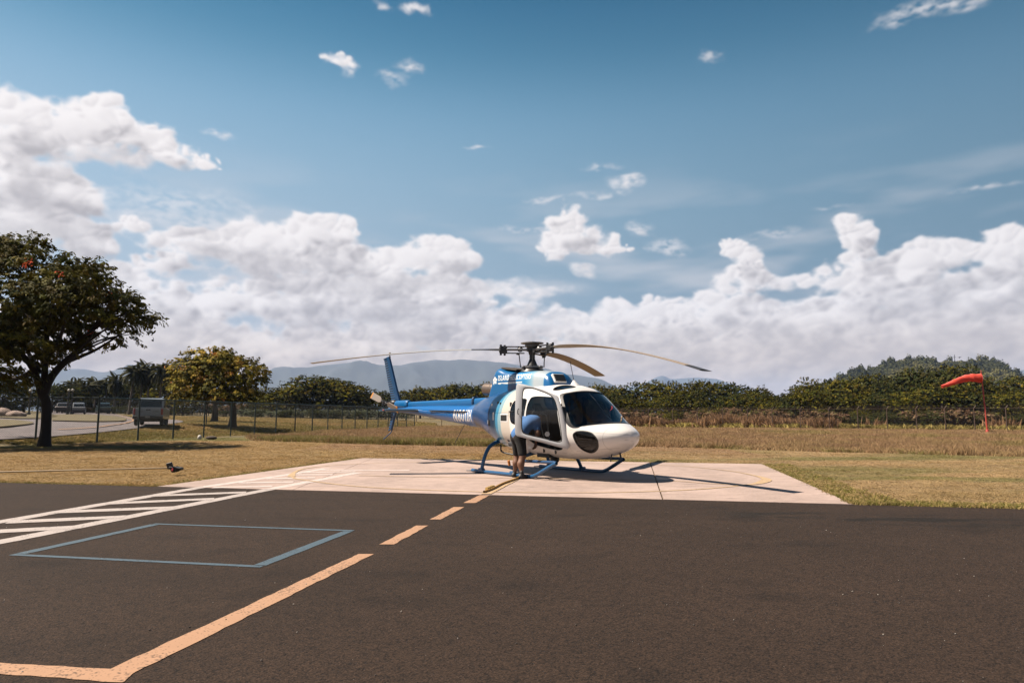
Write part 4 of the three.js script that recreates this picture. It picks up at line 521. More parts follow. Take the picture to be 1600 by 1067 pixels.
  const bodyG = fieldMesh([...torso.map(([a, b, r, q]) => [a, b, r - 0.012, q - 0.012]), ...legs, ...arms], 0.0125), headG = fieldMesh(headB, 0.006, 0.03, 60), hR = fieldMesh(hand(J.wrR, [-0.06, -0.2, 0.0], 1), 0.0035, 0.02, 160), hL = fieldMesh(hand(J.wrL, [0.14, -0.12, 0.02], -1), 0.0035, 0.02, 160);
  part('body', mergeGeometries([bodyG, headG, hR, hL].map((g) => { g = g.toNonIndexed(); for (const k of Object.keys(g.attributes)) if (!['position', 'normal'].includes(k)) g.deleteAttribute(k); return g; })), skin, man);
  const sleeve = []; for (const s of ['L', 'R']) sleeve.push([J['sh' + s], [0.3 * J['sh' + s][0] + 0.7 * J['el' + s][0], 0.3 * J['sh' + s][1] + 0.7 * J['el' + s][1], 0.3 * J['sh' + s][2] + 0.7 * J['el' + s][2]], 0.072, 0.07]);
  part('shirt', fieldMesh([[[-0.03, 0.955, -0.05], [-0.03, 0.955, 0.05], 0.125, 0.125], ...torso.slice(1).map(([a, b, r, q]) => [a, b, r + 0.012, q + 0.012]), ...sleeve, [[0.36, 1.28, 0], [0.42, 1.31, 0], 0.075, 0.066]], 0.0125, 0.06, 30), shirt, man);
  const sh = []; for (const s of ['L', 'R']) sh.push([J['hip' + s], [lerp(J['hip' + s][0], J['knee' + s][0], 0.84), 0.55, lerp(J['hip' + s][2], J['knee' + s][2], 0.84)], 0.115, 0.1]);
  part('shorts', fieldMesh([...sh, [[-0.045, 0.915, -0.06], [-0.045, 0.915, 0.06], 0.132, 0.132]], 0.0125, 0.06, 34), shorts, man);
  part('hair', fieldMesh([[[0.5, 1.405, 0], [0.55, 1.415, 0], 0.098, 0.092], [[0.475, 1.37, 0], [0.49, 1.35, 0], 0.078, 0.06]], 0.006, 0.03, 60), hairM, man);
  for (const s of ['L', 'R']) { const a = J['ank' + s]; part('shoe', fieldMesh([[[a[0] - 0.04, 0.045, a[2]], [a[0] + 0.07, 0.042, a[2]], 0.045, 0.044], [[a[0] + 0.07, 0.042, a[2]], [a[0] + 0.17, 0.036, a[2] + 0.01], 0.046, 0.036], [[a[0], 0.05, a[2]], [a[0], 0.14, a[2]], 0.045, 0.043]], 0.006, 0.03, 60), shoe, man); }
}
// ------------------------------------------------------------------ on the pad and the grass
{
  const a = gp(756, 771.5), b = gp(811, 747.8), pts = []; for (let i = 0; i <= 14; i++) { const t = i / 14; pts.push([lerp(a.x, b.x, t) + 0.02 * Math.sin(t * 9), 0.036, lerp(a.z, b.z, t) + 0.01 * Math.sin(t * 13)]); }
  const hose = thing('ground_hose', 'yellow hose lying along the centre line of the pad by the bending man', 'hose'); const yh = M(0.36, 0.19, 0.03, 0.6);
  part('hose_tube', tube(pts, 0.02, 60, 8), yh, hose); for (const t of [0.12, 0.17, 0.23]) { const x = lerp(a.x, b.x, t), z = lerp(a.z, b.z, t); part('coupling', new THREE.CylinderGeometry(0.034, 0.034, 0.08, 10).rotateZ(Math.PI / 2).rotateY(0.9).translate(x - 0.02, 0.05, z), M(0.4, 0.26, 0.08, 0.5), hose); }
}
{
  const t = thing('tow_bar', 'long pale tow bar with a black hitch lying on the dry grass', 'tow bar'), p0 = gp(-80, 739.5, 0.12), p1 = gp(268, 731, 0.16), p2 = gp(284, 731, 0.12);
  part('pole', rod(p0.toArray(), p1.toArray(), 0.017, 8), M(0.3, 0.22, 0.12, 0.6), t);
  const h = new THREE.Group(); h.name = 'hitch'; h.position.copy(p1); t.add(h); h.rotation.y = 0.1; h.scale.setScalar(0.68); part('plate', rbox(0.42, 0.1, 0.26, 0.03, 0.14, 0.0, 0).rotateZ(-0.12), blackM, h); part('upright', rbox(0.2, 0.22, 0.06, 0.02, -0.03, 0.09, 0.05).rotateZ(0.3), blackM, h); for (const s of [-1, 1]) part('wheel', new THREE.CylinderGeometry(0.1, 0.1, 0.07, 16).rotateX(Math.PI / 2).translate(0.12, -0.05, s * 0.15), rubber, h); part('red_pin', rod([0.1, 0.0, 0.19], [0.1, -0.09, 0.22], 0.03, 8), M(0.42, 0.03, 0.03, 0.5), h);
}
{ // windsock
  const b = gp(1544, 676), w = thing('windsock', 'orange windsock streaming from a red pole in the meadow', 'windsock', [b.x, -0.02, b.z]), red = M(0.4, 0.05, 0.03, 0.6), fab = P(0.56, 0.042, 0.016, 0.8, { transmission: 0.35, thickness: 0 });
  const H = 5.05, lean = -0.16; part('pole', tube([[0, 0, 0], [lean * 0.5, H / 2, 0], [lean, H, 0]], (t) => 0.07 - 0.025 * t, 10, 10), red, w); part('pole_foot', new THREE.CylinderGeometry(0.09, 0.16, 0.3, 12).translate(0, 0.15, 0), red, w); part('finial', new THREE.SphereGeometry(0.05, 8, 6).translate(lean, H + 0.08, 0), red, w);
  part('hoop', new THREE.TorusGeometry(0.36, 0.025, 8, 24).rotateY(Math.PI / 2 - 0.15).translate(lean - 0.08, H - 0.52, 0), red, w);
  const path = new THREE.CatmullRomCurve3([[-0.08, -0.52, 0], [-0.75, -0.5, -0.05], [-1.4, -0.56, -0.1], [-2.05, -0.78, -0.12], [-2.6, -1.0, -0.2], [-3.2, -1.2, -0.3]].map((p) => new THREE.Vector3(p[0] + lean, p[1] + H, p[2])));
  const parts = 5; for (let k = 0; k < parts; k++) { const pos = [], idx = [], n = 6, m = 20; for (let i = 0; i <= n; i++) { const t = (k + i / n) / parts, c = path.getPoint(t), tg = path.getTangent(t), up = new THREE.Vector3(0, 1, 0).addScaledVector(tg, -tg.y).normalize(), sd = tg.clone().cross(up), r = lerp(0.36, 0.12, Math.pow(t, 1.15)) * (1 + 0.05 * Math.sin(t * 40)); for (let j = 0; j < m; j++) { const a = j / m * 6.2832, f = 1 + 0.06 * Math.sin(a * 3 + t * 14); pos.push(...c.clone().addScaledVector(up, Math.sin(a) * r * f).addScaledVector(sd, Math.cos(a) * r * f * 0.8).toArray()); } } for (let i = 0; i < n; i++) for (let j = 0; j < m; j++) { const p = i * m + j, q = i * m + (j + 1) % m; idx.push(p, q, p + m, q, q + m, p + m); } const g = new THREE.BufferGeometry(); g.setAttribute('position', new THREE.Float32BufferAttribute(pos, 3)); g.setIndex(idx); g.computeVertexNormals(); part('sock_panel', g, fab, w); }
}
// ------------------------------------------------------------------ fences
function chainMesh(a, b, h, gap, r, lift) {                           // woven wire between two posts: two families of slanting wires
  const L = Math.hypot(b[0] - a[0], b[1] - a[1]), ux = (b[0] - a[0]) / L, uz = (b[1] - a[1]) / L, pos = [], idx = [];
  const wire = (s0, y0, s1, y1, o) => { const k = pos.length / 3, dx = s1 - s0, dy = y1 - y0, l = Math.hypot(dx, dy), nx = -dy / l * r, ny = dx / l * r; for (const [s, y] of [[s0, y0], [s1, y1]]) for (const [p, q] of [[1, -0.6], [-1, -0.6], [0, 1.1]]) { const ss = s + nx * p, yy = y + ny * p, oo = o + q * r; pos.push(a[0] + ux * ss - uz * oo, yy, a[1] + uz * ss + ux * oo); } for (let j = 0; j < 3; j++) { const p = k + j, q = k + (j + 1) % 3; idx.push(p, q, p + 3, q, q + 3, p + 3); } };
  for (let s = -h; s < L; s += gap) { for (const f of [0, 1]) { let s0 = s, s1 = s + h, y0 = 0, y1 = h; if (s0 < 0) { y0 = -s0; s0 = 0; } if (s1 > L) { y1 = h - (s1 - L); s1 = L; } if (y1 - y0 < 0.02) continue; f ? wire(s0, lift + h - y0, s1, lift + h - y1, 0.004) : wire(s0, lift + y0, s1, lift + y1, -0.004); } }
  const g = new THREE.BufferGeometry(); g.setAttribute('position', new THREE.Float32BufferAttribute(pos, 3)); g.setIndex(idx); g.computeVertexNormals(); return g;
}
function fence(name, label, pts, h, o) {                              // pts [x,z] every post
  const f = thing(name, label, 'fence');
  pts.forEach((p, i) => { part('post', rod([p[0], -0.1, p[1]], [p[0], h + 0.04, p[1]], o.postR, 8), o.post, f); if (o.arm) part('barb_arm', rod([p[0], h, p[1]], [p[0] + 0.16, h + 0.26, p[1] + 0.1], 0.022, 5), o.armM, f); if (!i) return; const q = pts[i - 1]; part('top_rail', rod([q[0], h, q[1]], [p[0], h, p[1]], o.railR, 6), o.rail, f); const m = part('wire_mesh', chainMesh(q, p, h - 0.06, o.gap, o.r, 0.04), o.mesh, f); m.userData.kind = 'stuff'; if (o.arm) for (const k of [0.12, 0.24]) part('barbed_wire', rod([q[0] + k * 0.62, h + k, q[1] + k * 0.4], [p[0] + k * 0.62, h + k, p[1] + k * 0.4], 0.006, 4), o.rail, f); if (o.low) part('bottom_rail', rod([q[0], 0.12, q[1]], [p[0], 0.12, p[1]], o.railR * 0.6, 5), o.rail, f); });
  return f;
}
const greenM = M(0.012, 0.03, 0.028, 0.45, { metalness: 0.1 }), rustM = M(0.075, 0.045, 0.032, 0.9), wireM = M(0.012, 0.02, 0.02, 0.8), rustWire = M(0.05, 0.035, 0.028, 0.9);
{
  const pts = []; const d = [-0.93, 0.37]; for (let k = 5; k >= 1; k--) pts.push([FENCE0.x + d[0] * 2.75 * k, FENCE0.y + d[1] * 2.75 * k]); const n = 17; for (let k = 0; k <= n; k++) pts.push([lerp(FENCE0.x, FENCE1.x, k / n), lerp(FENCE0.y, FENCE1.y, k / n)]);
  fence('chain_link_fence', 'dark green chain link fence on the left, running from the big tree into the distance', pts, 2.33, { postR: 0.05, railR: 0.035, gap: 0.11, r: 0.0028, post: greenM, rail: greenM, mesh: wireM, low: false });
}
{
  const px = [[650, 664.5], [690, 665], [730, 665.5], [770, 666], [808, 666.3], [846, 666.6], [886, 667], [930, 667.4], [972, 667.7], [1014, 668], [1052, 668.3], [1091, 668.6], [1130, 669], [1169, 669.4], [1208, 669.9], [1252, 670.4], [1297, 670.9], [1342, 671.4], [1388, 671.9], [1434, 672.4], [1479, 672.9], [1525, 673.3], [1575, 673.8], [1628, 674.3], [1684, 674.8]];
  fence('wire_fence', 'rusty wire fence along the brown brush on the far side of the meadow', px.map((p) => xz(gp(...p))), 2.1, { postR: 0.045, railR: 0.016, gap: 0.14, r: 0.003, post: rustM, rail: rustM, mesh: rustWire, arm: true, armM: M(0.2, 0.15, 0.12, 0.8), low: false });
}
// ------------------------------------------------------------------ vehicles, boulders and small things beyond the fence
function wheelGroup(p, x, y, z, r, w) { const g = new THREE.Group(); g.name = 'wheel'; g.position.set(x, y, z); p.add(g); part('tyre', new THREE.TorusGeometry(r * 0.76, r * 0.26, 10, 24).scale(1, 1, w / (r * 0.52)), rubber, g); part('rim', new THREE.CylinderGeometry(r * 0.58, r * 0.58, w * 0.7, 18).rotateX(Math.PI / 2), steel, g); return g; }
const prof = (pts, w, bev, z = 0) => { const sh = new THREE.Shape(pts.map((p) => new THREE.Vector2(...p))); return new THREE.ExtrudeGeometry(sh, { depth: w - bev * 2, bevelEnabled: true, bevelSize: bev, bevelThickness: bev, bevelSegments: 2 }).translate(0, 0, -w / 2 + bev + z); };
function onRoad(px, py, d) { const r = ray(px, py), x = r.x / -r.z * d; return [x, terr(x, -d) + 0.075, -d]; }
{ // pickup seen from behind; own axes: +x forward, z right
  const t = thing('pickup_truck', 'white pickup truck driving away on the driveway beyond the fence', 'pickup truck', onRoad(236, 665, 51), 1.96);
  const shadeWht = P(0.17, 0.2, 0.23, 0.35, { clearcoat: 0.5 }), gl = M(0.012, 0.016, 0.018, 0.08), red = M(0.22, 0.012, 0.01, 0.3);  // white body paint lowered: the shade of its backlit rear is in the colour
  part('body', prof([[-2.7, 0.62], [-2.68, 1.22], [-0.75, 1.24], [1.15, 1.22], [2.55, 1.12], [2.72, 0.95], [2.72, 0.55], [2.2, 0.52], [1.2, 0.5], [-1.0, 0.5], [-2.2, 0.55]], 1.92, 0.05), shadeWht, t);
  part('cab', prof([[-0.78, 1.22], [-0.62, 1.82], [-0.45, 1.9], [0.45, 1.9], [0.62, 1.84], [1.25, 1.24]], 1.62, 0.09), shadeWht, t);
  part('rear_window', box(0.03, 0.46, 1.36).rotateZ(-0.26).translate(-0.8, 1.57, 0), gl, t); for (const s of [-1, 1]) part('side_window', prof([[-0.55, 1.3], [-0.45, 1.78], [0.4, 1.78], [0.85, 1.32]], 0.03, 0.006, s * 0.815), gl, t);
  part('cargo_bed', box(1.75, 0.06, 1.5, -1.72, 0.93, 0), darkMetal, t); part('tailgate', rbox(0.06, 0.52, 1.56, 0.02, -2.755, 0.96, 0), shadeWht, t); part('tailgate_handle', rbox(0.03, 0.07, 0.3, 0.01, -2.8, 1.12, 0), blackM, t); for (const s of [-1, 1]) part('tailgate_badge', box(0.012, 0.05, 0.34, -2.79, 1.0, s * 0.5), M(0.1, 0.11, 0.12, 0.5), t);
  for (const s of [-1, 1]) part('tail_light', rbox(0.05, 0.42, 0.14, 0.02, -2.75, 0.98, s * 0.87), red, t); part('brake_light', box(0.04, 0.04, 0.22, -0.62, 1.86, 0), red, t);
  part('rear_bumper', rbox(0.2, 0.24, 1.9, 0.05, -2.84, 0.58, 0), M(0.02, 0.021, 0.023, 0.5), t); part('licence_plate', box(0.02, 0.13, 0.3, -2.95, 0.62, 0), M(0.2, 0.2, 0.2, 0.5), t); part('underbody', box(4.6, 0.22, 1.2, 0, 0.42, 0), blackM, t); part('differential', rod([-1.75, 0.38, -0.75], [-1.75, 0.38, 0.75], 0.1, 8), blackM, t);
  for (const s of [-1, 1]) { for (const x of [-1.75, 1.75]) wheelGroup(t, x, 0.39, s * 0.82, 0.39, 0.26); part('wing_mirror', rbox(0.12, 0.2, 0.24, 0.04, 0.75, 1.42, s * 1.0), blackM, t); }
}
function car(name, label, category, pos, turn, c, scale, group) {
  const t = thing(name, label, category, pos, turn, group), pm = P(...c, 0.35, { clearcoat: 0.5 }), gl = M(0.012, 0.016, 0.018, 0.1); t.scale.setScalar(scale);
  part('body', prof([[-2.2, 0.4], [-2.22, 0.9], [-2.1, 1.0], [-1.2, 1.02], [1.0, 0.98], [2.0, 0.85], [2.2, 0.65], [2.2, 0.35], [-1.9, 0.32]], 1.78, 0.08), pm, t); part('cabin', prof([[-2.0, 1.0], [-1.65, 1.5], [-1.3, 1.6], [0.1, 1.6], [0.35, 1.53], [1.05, 0.99]], 1.5, 0.12), pm, t);
  part('rear_window', box(0.03, 0.42, 1.2).rotateZ(-0.62).translate(-1.985, 1.28, 0), gl, t); for (const s of [-1, 1]) { part('side_window', prof([[-1.7, 1.06], [-1.45, 1.48], [0.0, 1.48], [0.6, 1.05]], 0.03, 0.006, s * 0.755), gl, t); part('tail_light', rbox(0.05, 0.16, 0.3, 0.02, -2.25, 0.82, s * 0.68), M(0.2, 0.015, 0.012, 0.4), t); for (const x of [-1.35, 1.35]) wheelGroup(t, x, 0.32, s * 0.76, 0.32, 0.2); }
  part('rear_bumper', rbox(0.14, 0.24, 1.7, 0.05, -2.26, 0.48, 0), blackM, t); return t;
}
car('hatchback_car', 'small silver car driving away on the far arm of the driveway', 'car', onRoad(122, 645, 104), 2.1, [0.13, 0.14, 0.15], 1);
car('parked_car', 'dark car parked under the trees beyond the driveway, left of the silver car', 'car', onRoad(101, 640, 112), 1.9, [0.03, 0.022, 0.022], 1);
car('parked_car', 'blue car parked in deep shade at the far left behind the boulders', 'car', onRoad(10, 641, 104), 1.2, [0.008, 0.025, 0.06], 0.95);
car('parked_car', 'dark green car parked under the palms just left of the pickup', 'car', onRoad(160, 640, 114), 2.2, [0.012, 0.026, 0.026], 1.05);
{
  const rock = (label, px, py, d, sx, sy, seed) => { const g = new THREE.IcosahedronGeometry(1, 4), p = g.attributes.position; for (let i = 0; i < p.count; i++) { const v = new THREE.Vector3().fromBufferAttribute(p, i), k = 1 + 0.28 * noise2(v.x * 1.3 + seed, v.y * 1.5 + v.z) + 0.12 * noise2(v.z * 3 + seed, v.x * 3 + v.y * 2); v.multiplyScalar(k); p.setXYZ(i, v.x * sx, Math.max(-0.25, v.y) * sy, v.z * sx * 0.7); } g.computeVertexNormals(); const r = onRoad(px, py, d); const m = single('boulder', g, M(0.24, 0.18, 0.15, 0.95), label, 'boulder', 'boulders on the far left grass island'); m.position.set(r[0], r[1] + 0.15, r[2]); };
  rock('pale boulder at the left edge of the picture, left of the other boulder', 3, 650, 70, 1.1, 0.72, 3); rock('pale boulder on the grass island, right of the other boulder', 24, 652, 70, 1.05, 0.5, 8);
  const g = onRoad(314, 682, 41); const st = single('small_rock', new THREE.IcosahedronGeometry(0.2, 2).scale(1.7, 0.6, 1), M(0.05, 0.035, 0.025, 0.9), 'dark rock in the grass just beyond the fence foot', 'rock'); st.position.set(g[0] + 0.6, 0.08, g[2]);
  const bag = single('white_marker', new THREE.IcosahedronGeometry(0.12, 2).scale(1, 1.3, 1), M(0.5, 0.48, 0.45, 0.7), 'small white marker stone at the foot of the fence', 'marker'); bag.position.set(g[0] - 0.1, 0.1, g[2]);
  for (const [x, y, d, h, label] of [[104, 652, 92, 2.0, 'dark post on the driveway island, left one of two'], [110, 650, 95, 2.1, 'dark post on the driveway island, right one of two'], [44, 649, 84, 1.7, 'dark bollard post left of the big trunk on the far grass']]) { const q = onRoad(x, y, d), t = thing('lamp_post', label, 'post', q); part('shaft', rod([0, 0, 0], [0, h + 1.2, 0], 0.1, 8), blackM, t); part('base', new THREE.CylinderGeometry(0.18, 0.22, 0.3, 10).translate(0, 0.15, 0), blackM, t); part('head', new THREE.SphereGeometry(0.19, 10, 8).translate(0, h + 1.3, 0), M(0.3, 0.28, 0.24, 0.5), t); }
  const q = onRoad(321, 671, 58), sp = thing('sign_post', 'thin post standing in the lawn beyond the fence, left of the second tree', 'post', q); part('shaft', rod([0, 0, 0], [0, 1.9, 0], 0.045, 8), darkMetal, sp); part('sign_plate', rbox(0.3, 0.36, 0.03, 0.01, 0, 1.75, 0.05), M(0.08, 0.07, 0.06, 0.7), sp);
  const b = at(1500, 558.5, 120), bird = thing('bird', 'small dark bird flying above the wooded hill', 'bird', b.toArray(), 0.4); const bm = M(0.02, 0.018, 0.016, 0.9); part('body', new THREE.SphereGeometry(0.1, 10, 8).scale(2, 0.9, 0.8), bm, bird); for (const s of [-1, 1]) part('wing', new THREE.ConeGeometry(0.12, 0.5, 6).scale(1, 1, 0.2).rotateX(s * 1.2).translate(0, 0.1, s * 0.25), bm, bird);
}
// ------------------------------------------------------------------ foliage
const leafMat = (t = 0.25) => P(1, 1, 1, 0.75, { vertexColors: true, transmission: t, thickness: 0, specularIntensity: 0.12 });
const LEAF = leafMat(0.3), FARLEAF = P(1, 1, 1, 1, { vertexColors: true, specularIntensity: 0.05 }), BARK = M(0.05, 0.037, 0.028, 0.95), SHADEBARK = M(0.016, 0.012, 0.010, 1), GREYBARK = M(0.1, 0.08, 0.065, 0.95);  // flame tree bark is blackened: the crown shade is in its colour
function leaves(list) {                                               // list of [x,y,z, nx,ny,nz, along(x,y,z), length, width, r,g,b]: bent leaf shapes of four faces
  const n = list.length, pos = new Float32Array(n * 18), c = new Float32Array(n * 18), idx = new Uint32Array(n * 12); const N = new THREE.Vector3(), A = new THREE.Vector3(), S = new THREE.Vector3();
  list.forEach((l, i) => {
    N.set(l[3], l[4], l[5]).normalize(); A.set(l[6], l[7], l[8]).addScaledVector(N, -(l[6] * N.x + l[7] * N.y + l[8] * N.z)).normalize(); S.crossVectors(N, A); const L = l[9], W = l[10] / 2, o = i * 18;
    const put = (k, a, s, h) => { pos[o + k * 3] = l[0] + A.x * a + S.x * s + N.x * h; pos[o + k * 3 + 1] = l[1] + A.y * a + S.y * s + N.y * h; pos[o + k * 3 + 2] = l[2] + A.z * a + S.z * s + N.z * h; };
    put(0, -L / 2, 0, 0); put(1, -L * 0.05, -W, L * 0.06); put(2, -L * 0.05, W, L * 0.06); put(3, L * 0.28, -W * 0.7, 0.02 * L); put(4, L * 0.28, W * 0.7, 0.02 * L); put(5, L / 2, 0, -L * 0.12);
    for (let k = 0; k < 6; k++) { c[o + k * 3] = l[11]; c[o + k * 3 + 1] = l[12]; c[o + k * 3 + 2] = l[13]; }
    const b = i * 6; [0, 1, 2, 1, 3, 4, 1, 4, 2, 3, 5, 4].forEach((v, k) => { idx[i * 12 + k] = b + v; });
  });
  const g = new THREE.BufferGeometry(); g.setAttribute('position', new THREE.BufferAttribute(pos, 3)); g.setAttribute('color', new THREE.BufferAttribute(c, 3)); g.setIndex(new THREE.BufferAttribute(idx, 1)); g.computeVertexNormals(); return g;
}
function crown(seed, lobes, o) {                                      // lobes [x,y,z,rx,ry,rz]; tufts spread through their outer shells
  const r = rng(seed), out = [], total = lobes.reduce((s, l) => s + l[3] * l[5] + l[3] * l[4], 0), gauss = () => (r() + r() + r() - 1.5) / 1.5;
  for (const l of lobes) {
    const m = Math.round(o.tufts * (l[3] * l[5] + l[3] * l[4]) / total);
    for (let k = 0; k < m; k++) {
      let x = gauss(), y = gauss(), z = gauss(), q = Math.hypot(x, y, z) || 1; x /= q; y /= q; z /= q; if (y < -0.35 && r() < 0.6) y = -y;
      const d = (o.shell ?? 0.45) + (1 - (o.shell ?? 0.45)) * Math.pow(r(), 0.45) + (o.rag ?? 0.22) * noise2(x * 2.2 + seed, y * 2.2 + z * 1.7); const cx = l[0] + x * l[3] * d, cy = l[1] + y * l[4] * d, cz = l[2] + z * l[5] * d;
      if (o.hole && noise2(cx * o.hole + seed, cy * o.hole + cz * o.hole * 0.7) < o.holeAt) continue;
      const tone = 0.7 + 0.6 * r(), yel = r(), pick = o.colors[(Math.pow(r(), 1.3) * o.colors.length) | 0], ts = o.tuft * (0.6 + 0.8 * r()), ax = x + gauss() * 0.7, ay = y * 0.6 + gauss() * 0.4 + (o.droop ?? -0.1), az = z + gauss() * 0.7, al = Math.hypot(ax, ay, az) || 1;
      for (let i = 0; i < o.per; i++) {
        const t = r(), px = cx + ax / al * ts * (t - 0.3) * 1.5 + gauss() * ts * 0.55, py = cy + ay / al * ts * (t - 0.3) * 1.5 + gauss() * ts * 0.34 - t * t * ts * 0.2, pz = cz + az / al * ts * (t - 0.3) * 1.5 + gauss() * ts * 0.55, b = tone * (0.75 + 0.5 * r());
        out.push([px, py, pz, x * 0.8 + gauss() * 1.1, Math.abs(y) * 0.5 + 0.4 + gauss() * 0.9, z * 0.8 + gauss() * 1.1, ax + gauss() * 0.8, ay + gauss() * 0.5 + (o.up ?? 0), az + gauss() * 0.8, o.leaf * (0.6 + 0.8 * r()), o.leaf * (o.wide ?? 0.5) * (0.7 + 0.6 * r()), pick[0] * b, pick[1] * b * (0.9 + 0.2 * yel), pick[2] * b]);
      }
    }
  }
  return leaves(out);
}
const G_OLIVE = [[.054, .053, .010], [.075, .068, .010], [.04, .043, .010], [.125, .105, .014], [.068, .052, .009]], G_DARK = [[.030, .036, .012], [.040, .042, .013], [.05, .046, .013], [.024, .03, .011]], G_YEL = [[.13, .105, .014], [.19, .145, .018], [.08, .072, .013], [.23, .165, .022], [.06, .058, .012]], G_BROWN = [[.15, .092, .052], [.11, .066, .038], [.19, .13, .078], [.085, .058, .03], [.09, .08, .03]], G_GREY = [[.10, .115, .07], [.13, .135, .085], [.075, .09, .05], [.16, .155, .10]];
// the big tree on the left
{
  const t = thing('flame_tree', 'big dark spreading tree with scattered red blossoms at the left edge', 'tree', [gp(68, 697).x, -0.03, gp(68, 697).z]);
  const W = (px, py, dz = 0) => { const q = at(px, py, -t.position.z - dz); return [q.x - t.position.x, q.y, dz]; };   // points of the tree from the survey
  const limbs = [tube([[0, 0, 0], [0.02, 1.0, 0], [-0.02, 2.0, 0.05], W(66, 615)], (q) => 0.215 - 0.02 * q + 0.09 * Math.pow(1 - q, 6), 14, 12)];
  const B = (pts, r0, r1) => limbs.push(tube(pts, (q) => lerp(r0, r1, q), 16, 8));
  B([W(66, 620), W(78, 590), W(100, 565), W(128, 540), W(150, 505, 0.5), W(175, 470, 0.8)], 0.2, 0.05); B([W(66, 620), W(55, 585), W(40, 560, 0.6), W(10, 530, 1), W(-30, 490, 1.5)], 0.18, 0.05); B([W(68, 600), W(70, 560), W(72, 520, -0.4), W(60, 460, -0.6), W(50, 410, -0.6)], 0.15, 0.04); B([W(100, 565), W(115, 560, -1), W(150, 545, -2), W(190, 520, -2.4)], 0.12, 0.04); B([W(50, 580), W(20, 590, -1), W(-30, 570, -2), W(-80, 540, -2.4)], 0.13, 0.04); B([W(72, 560), W(95, 520, 2), W(110, 470, 3)], 0.13, 0.04); B([W(60, 580), W(40, 540, -2), W(30, 480, -3)], 0.13, 0.04); B([W(150, 505, 0.5), W(195, 490, 0.4), W(228, 495, 0.2), W(246, 508, 0.2)], 0.06, 0.02);
  for (let k = 0; k < 14; k++) { const r = rng(300 + k), a = r() * 6.28, s = W(60 + r() * 60, 560 - r() * 60, (r() - 0.5) * 3); B([s, [s[0] + Math.cos(a) * 1.2, s[1] + 0.7, s[2] + Math.sin(a) * 1.2], [s[0] + Math.cos(a) * 2.6, s[1] + 1.1 + r(), s[2] + Math.sin(a) * 2.6]], 0.06, 0.02); }
  part('trunk', strip(limbs), SHADEBARK, t);
  const L = (px, py, dz, rx, ry, rz) => { const q = W(px, py, dz); return [q[0], q[1], dz * 1.5, rx / 34.3, ry / 34.3, rz / 34.3 * 1.55]; };
  const lobes = [L(20, 440, 0, 90, 62, 110), L(100, 455, 0.6, 80, 52, 100), L(160, 490, 0.2, 55, 42, 75), L(-60, 450, 0, 90, 70, 110), L(40, 410, -1.2, 55, 38, 70), L(125, 440, 1.6, 46, 34, 50), L(-10, 400, 0.5, 42, 26, 60), L(190, 475, 0.5, 26, 22, 40), L(170, 530, -0.6, 34, 18, 40), L(205, 500, 0.3, 24, 18, 30), L(235, 505, 0.2, 15, 9, 12), L(218, 488, 0.2, 16, 7, 14), L(20, 530, 1.4, 60, 30, 80), L(-40, 540, -1, 80, 40, 90), L(60, 500, -1.6, 60, 40, 70), L(120, 505, -1.4, 50, 30, 60), L(135, 570, 0.5, 14, 8, 14), L(10, 590, 1.8, 44, 16, 50), L(-40, 600, 0.5, 60, 24, 60), L(10, 380, 0.2, 16, 9, 20), L(60, 385, 0.5, 16, 9, 20), L(0, 480, 1.5, 80, 50, 60), L(90, 480, 1.5, 70, 40, 60), L(30, 560, 0.4, 56, 26, 70), L(85, 525, 0.3, 46, 26, 60), L(-30, 520, 1.6, 80, 44, 60), L(105, 545, 1.2, 26, 12, 30)];
  part('crown', crown(41, lobes, { tufts: 4300, per: 22, tuft: 0.36, leaf: 0.2, wide: 0.42, hole: 0.62, holeAt: -0.1, colors: G_OLIVE, droop: -0.2, rag: 0.55 }), LEAF, t);
  const r = rng(12); for (let k = 0; k < 9; k++) { const l = lobes[(r() * 9) | 0], a = r() * 6.28, e = 0.1 + r() * 0.9, fl = []; const cx = l[0] + Math.cos(a) * Math.cos(e) * l[3] * 0.95, cy = l[1] + Math.sin(e) * l[4] * 0.95, cz = l[2] + Math.abs(Math.sin(a)) * Math.cos(e) * l[5] * 0.95; for (let i = 0; i < 12; i++) fl.push([cx + (r() - 0.5) * 0.34, cy + (r() - 0.5) * 0.24, cz + (r() - 0.5) * 0.34, r() - 0.5, r(), r() - 0.5, r() - 0.5, r() - 0.5, r() - 0.5, 0.11, 0.08, 0.34 + r() * 0.2, 0.05 + r() * 0.06, 0.03]); part('blossom', leaves(fl), LEAF, t); }
}
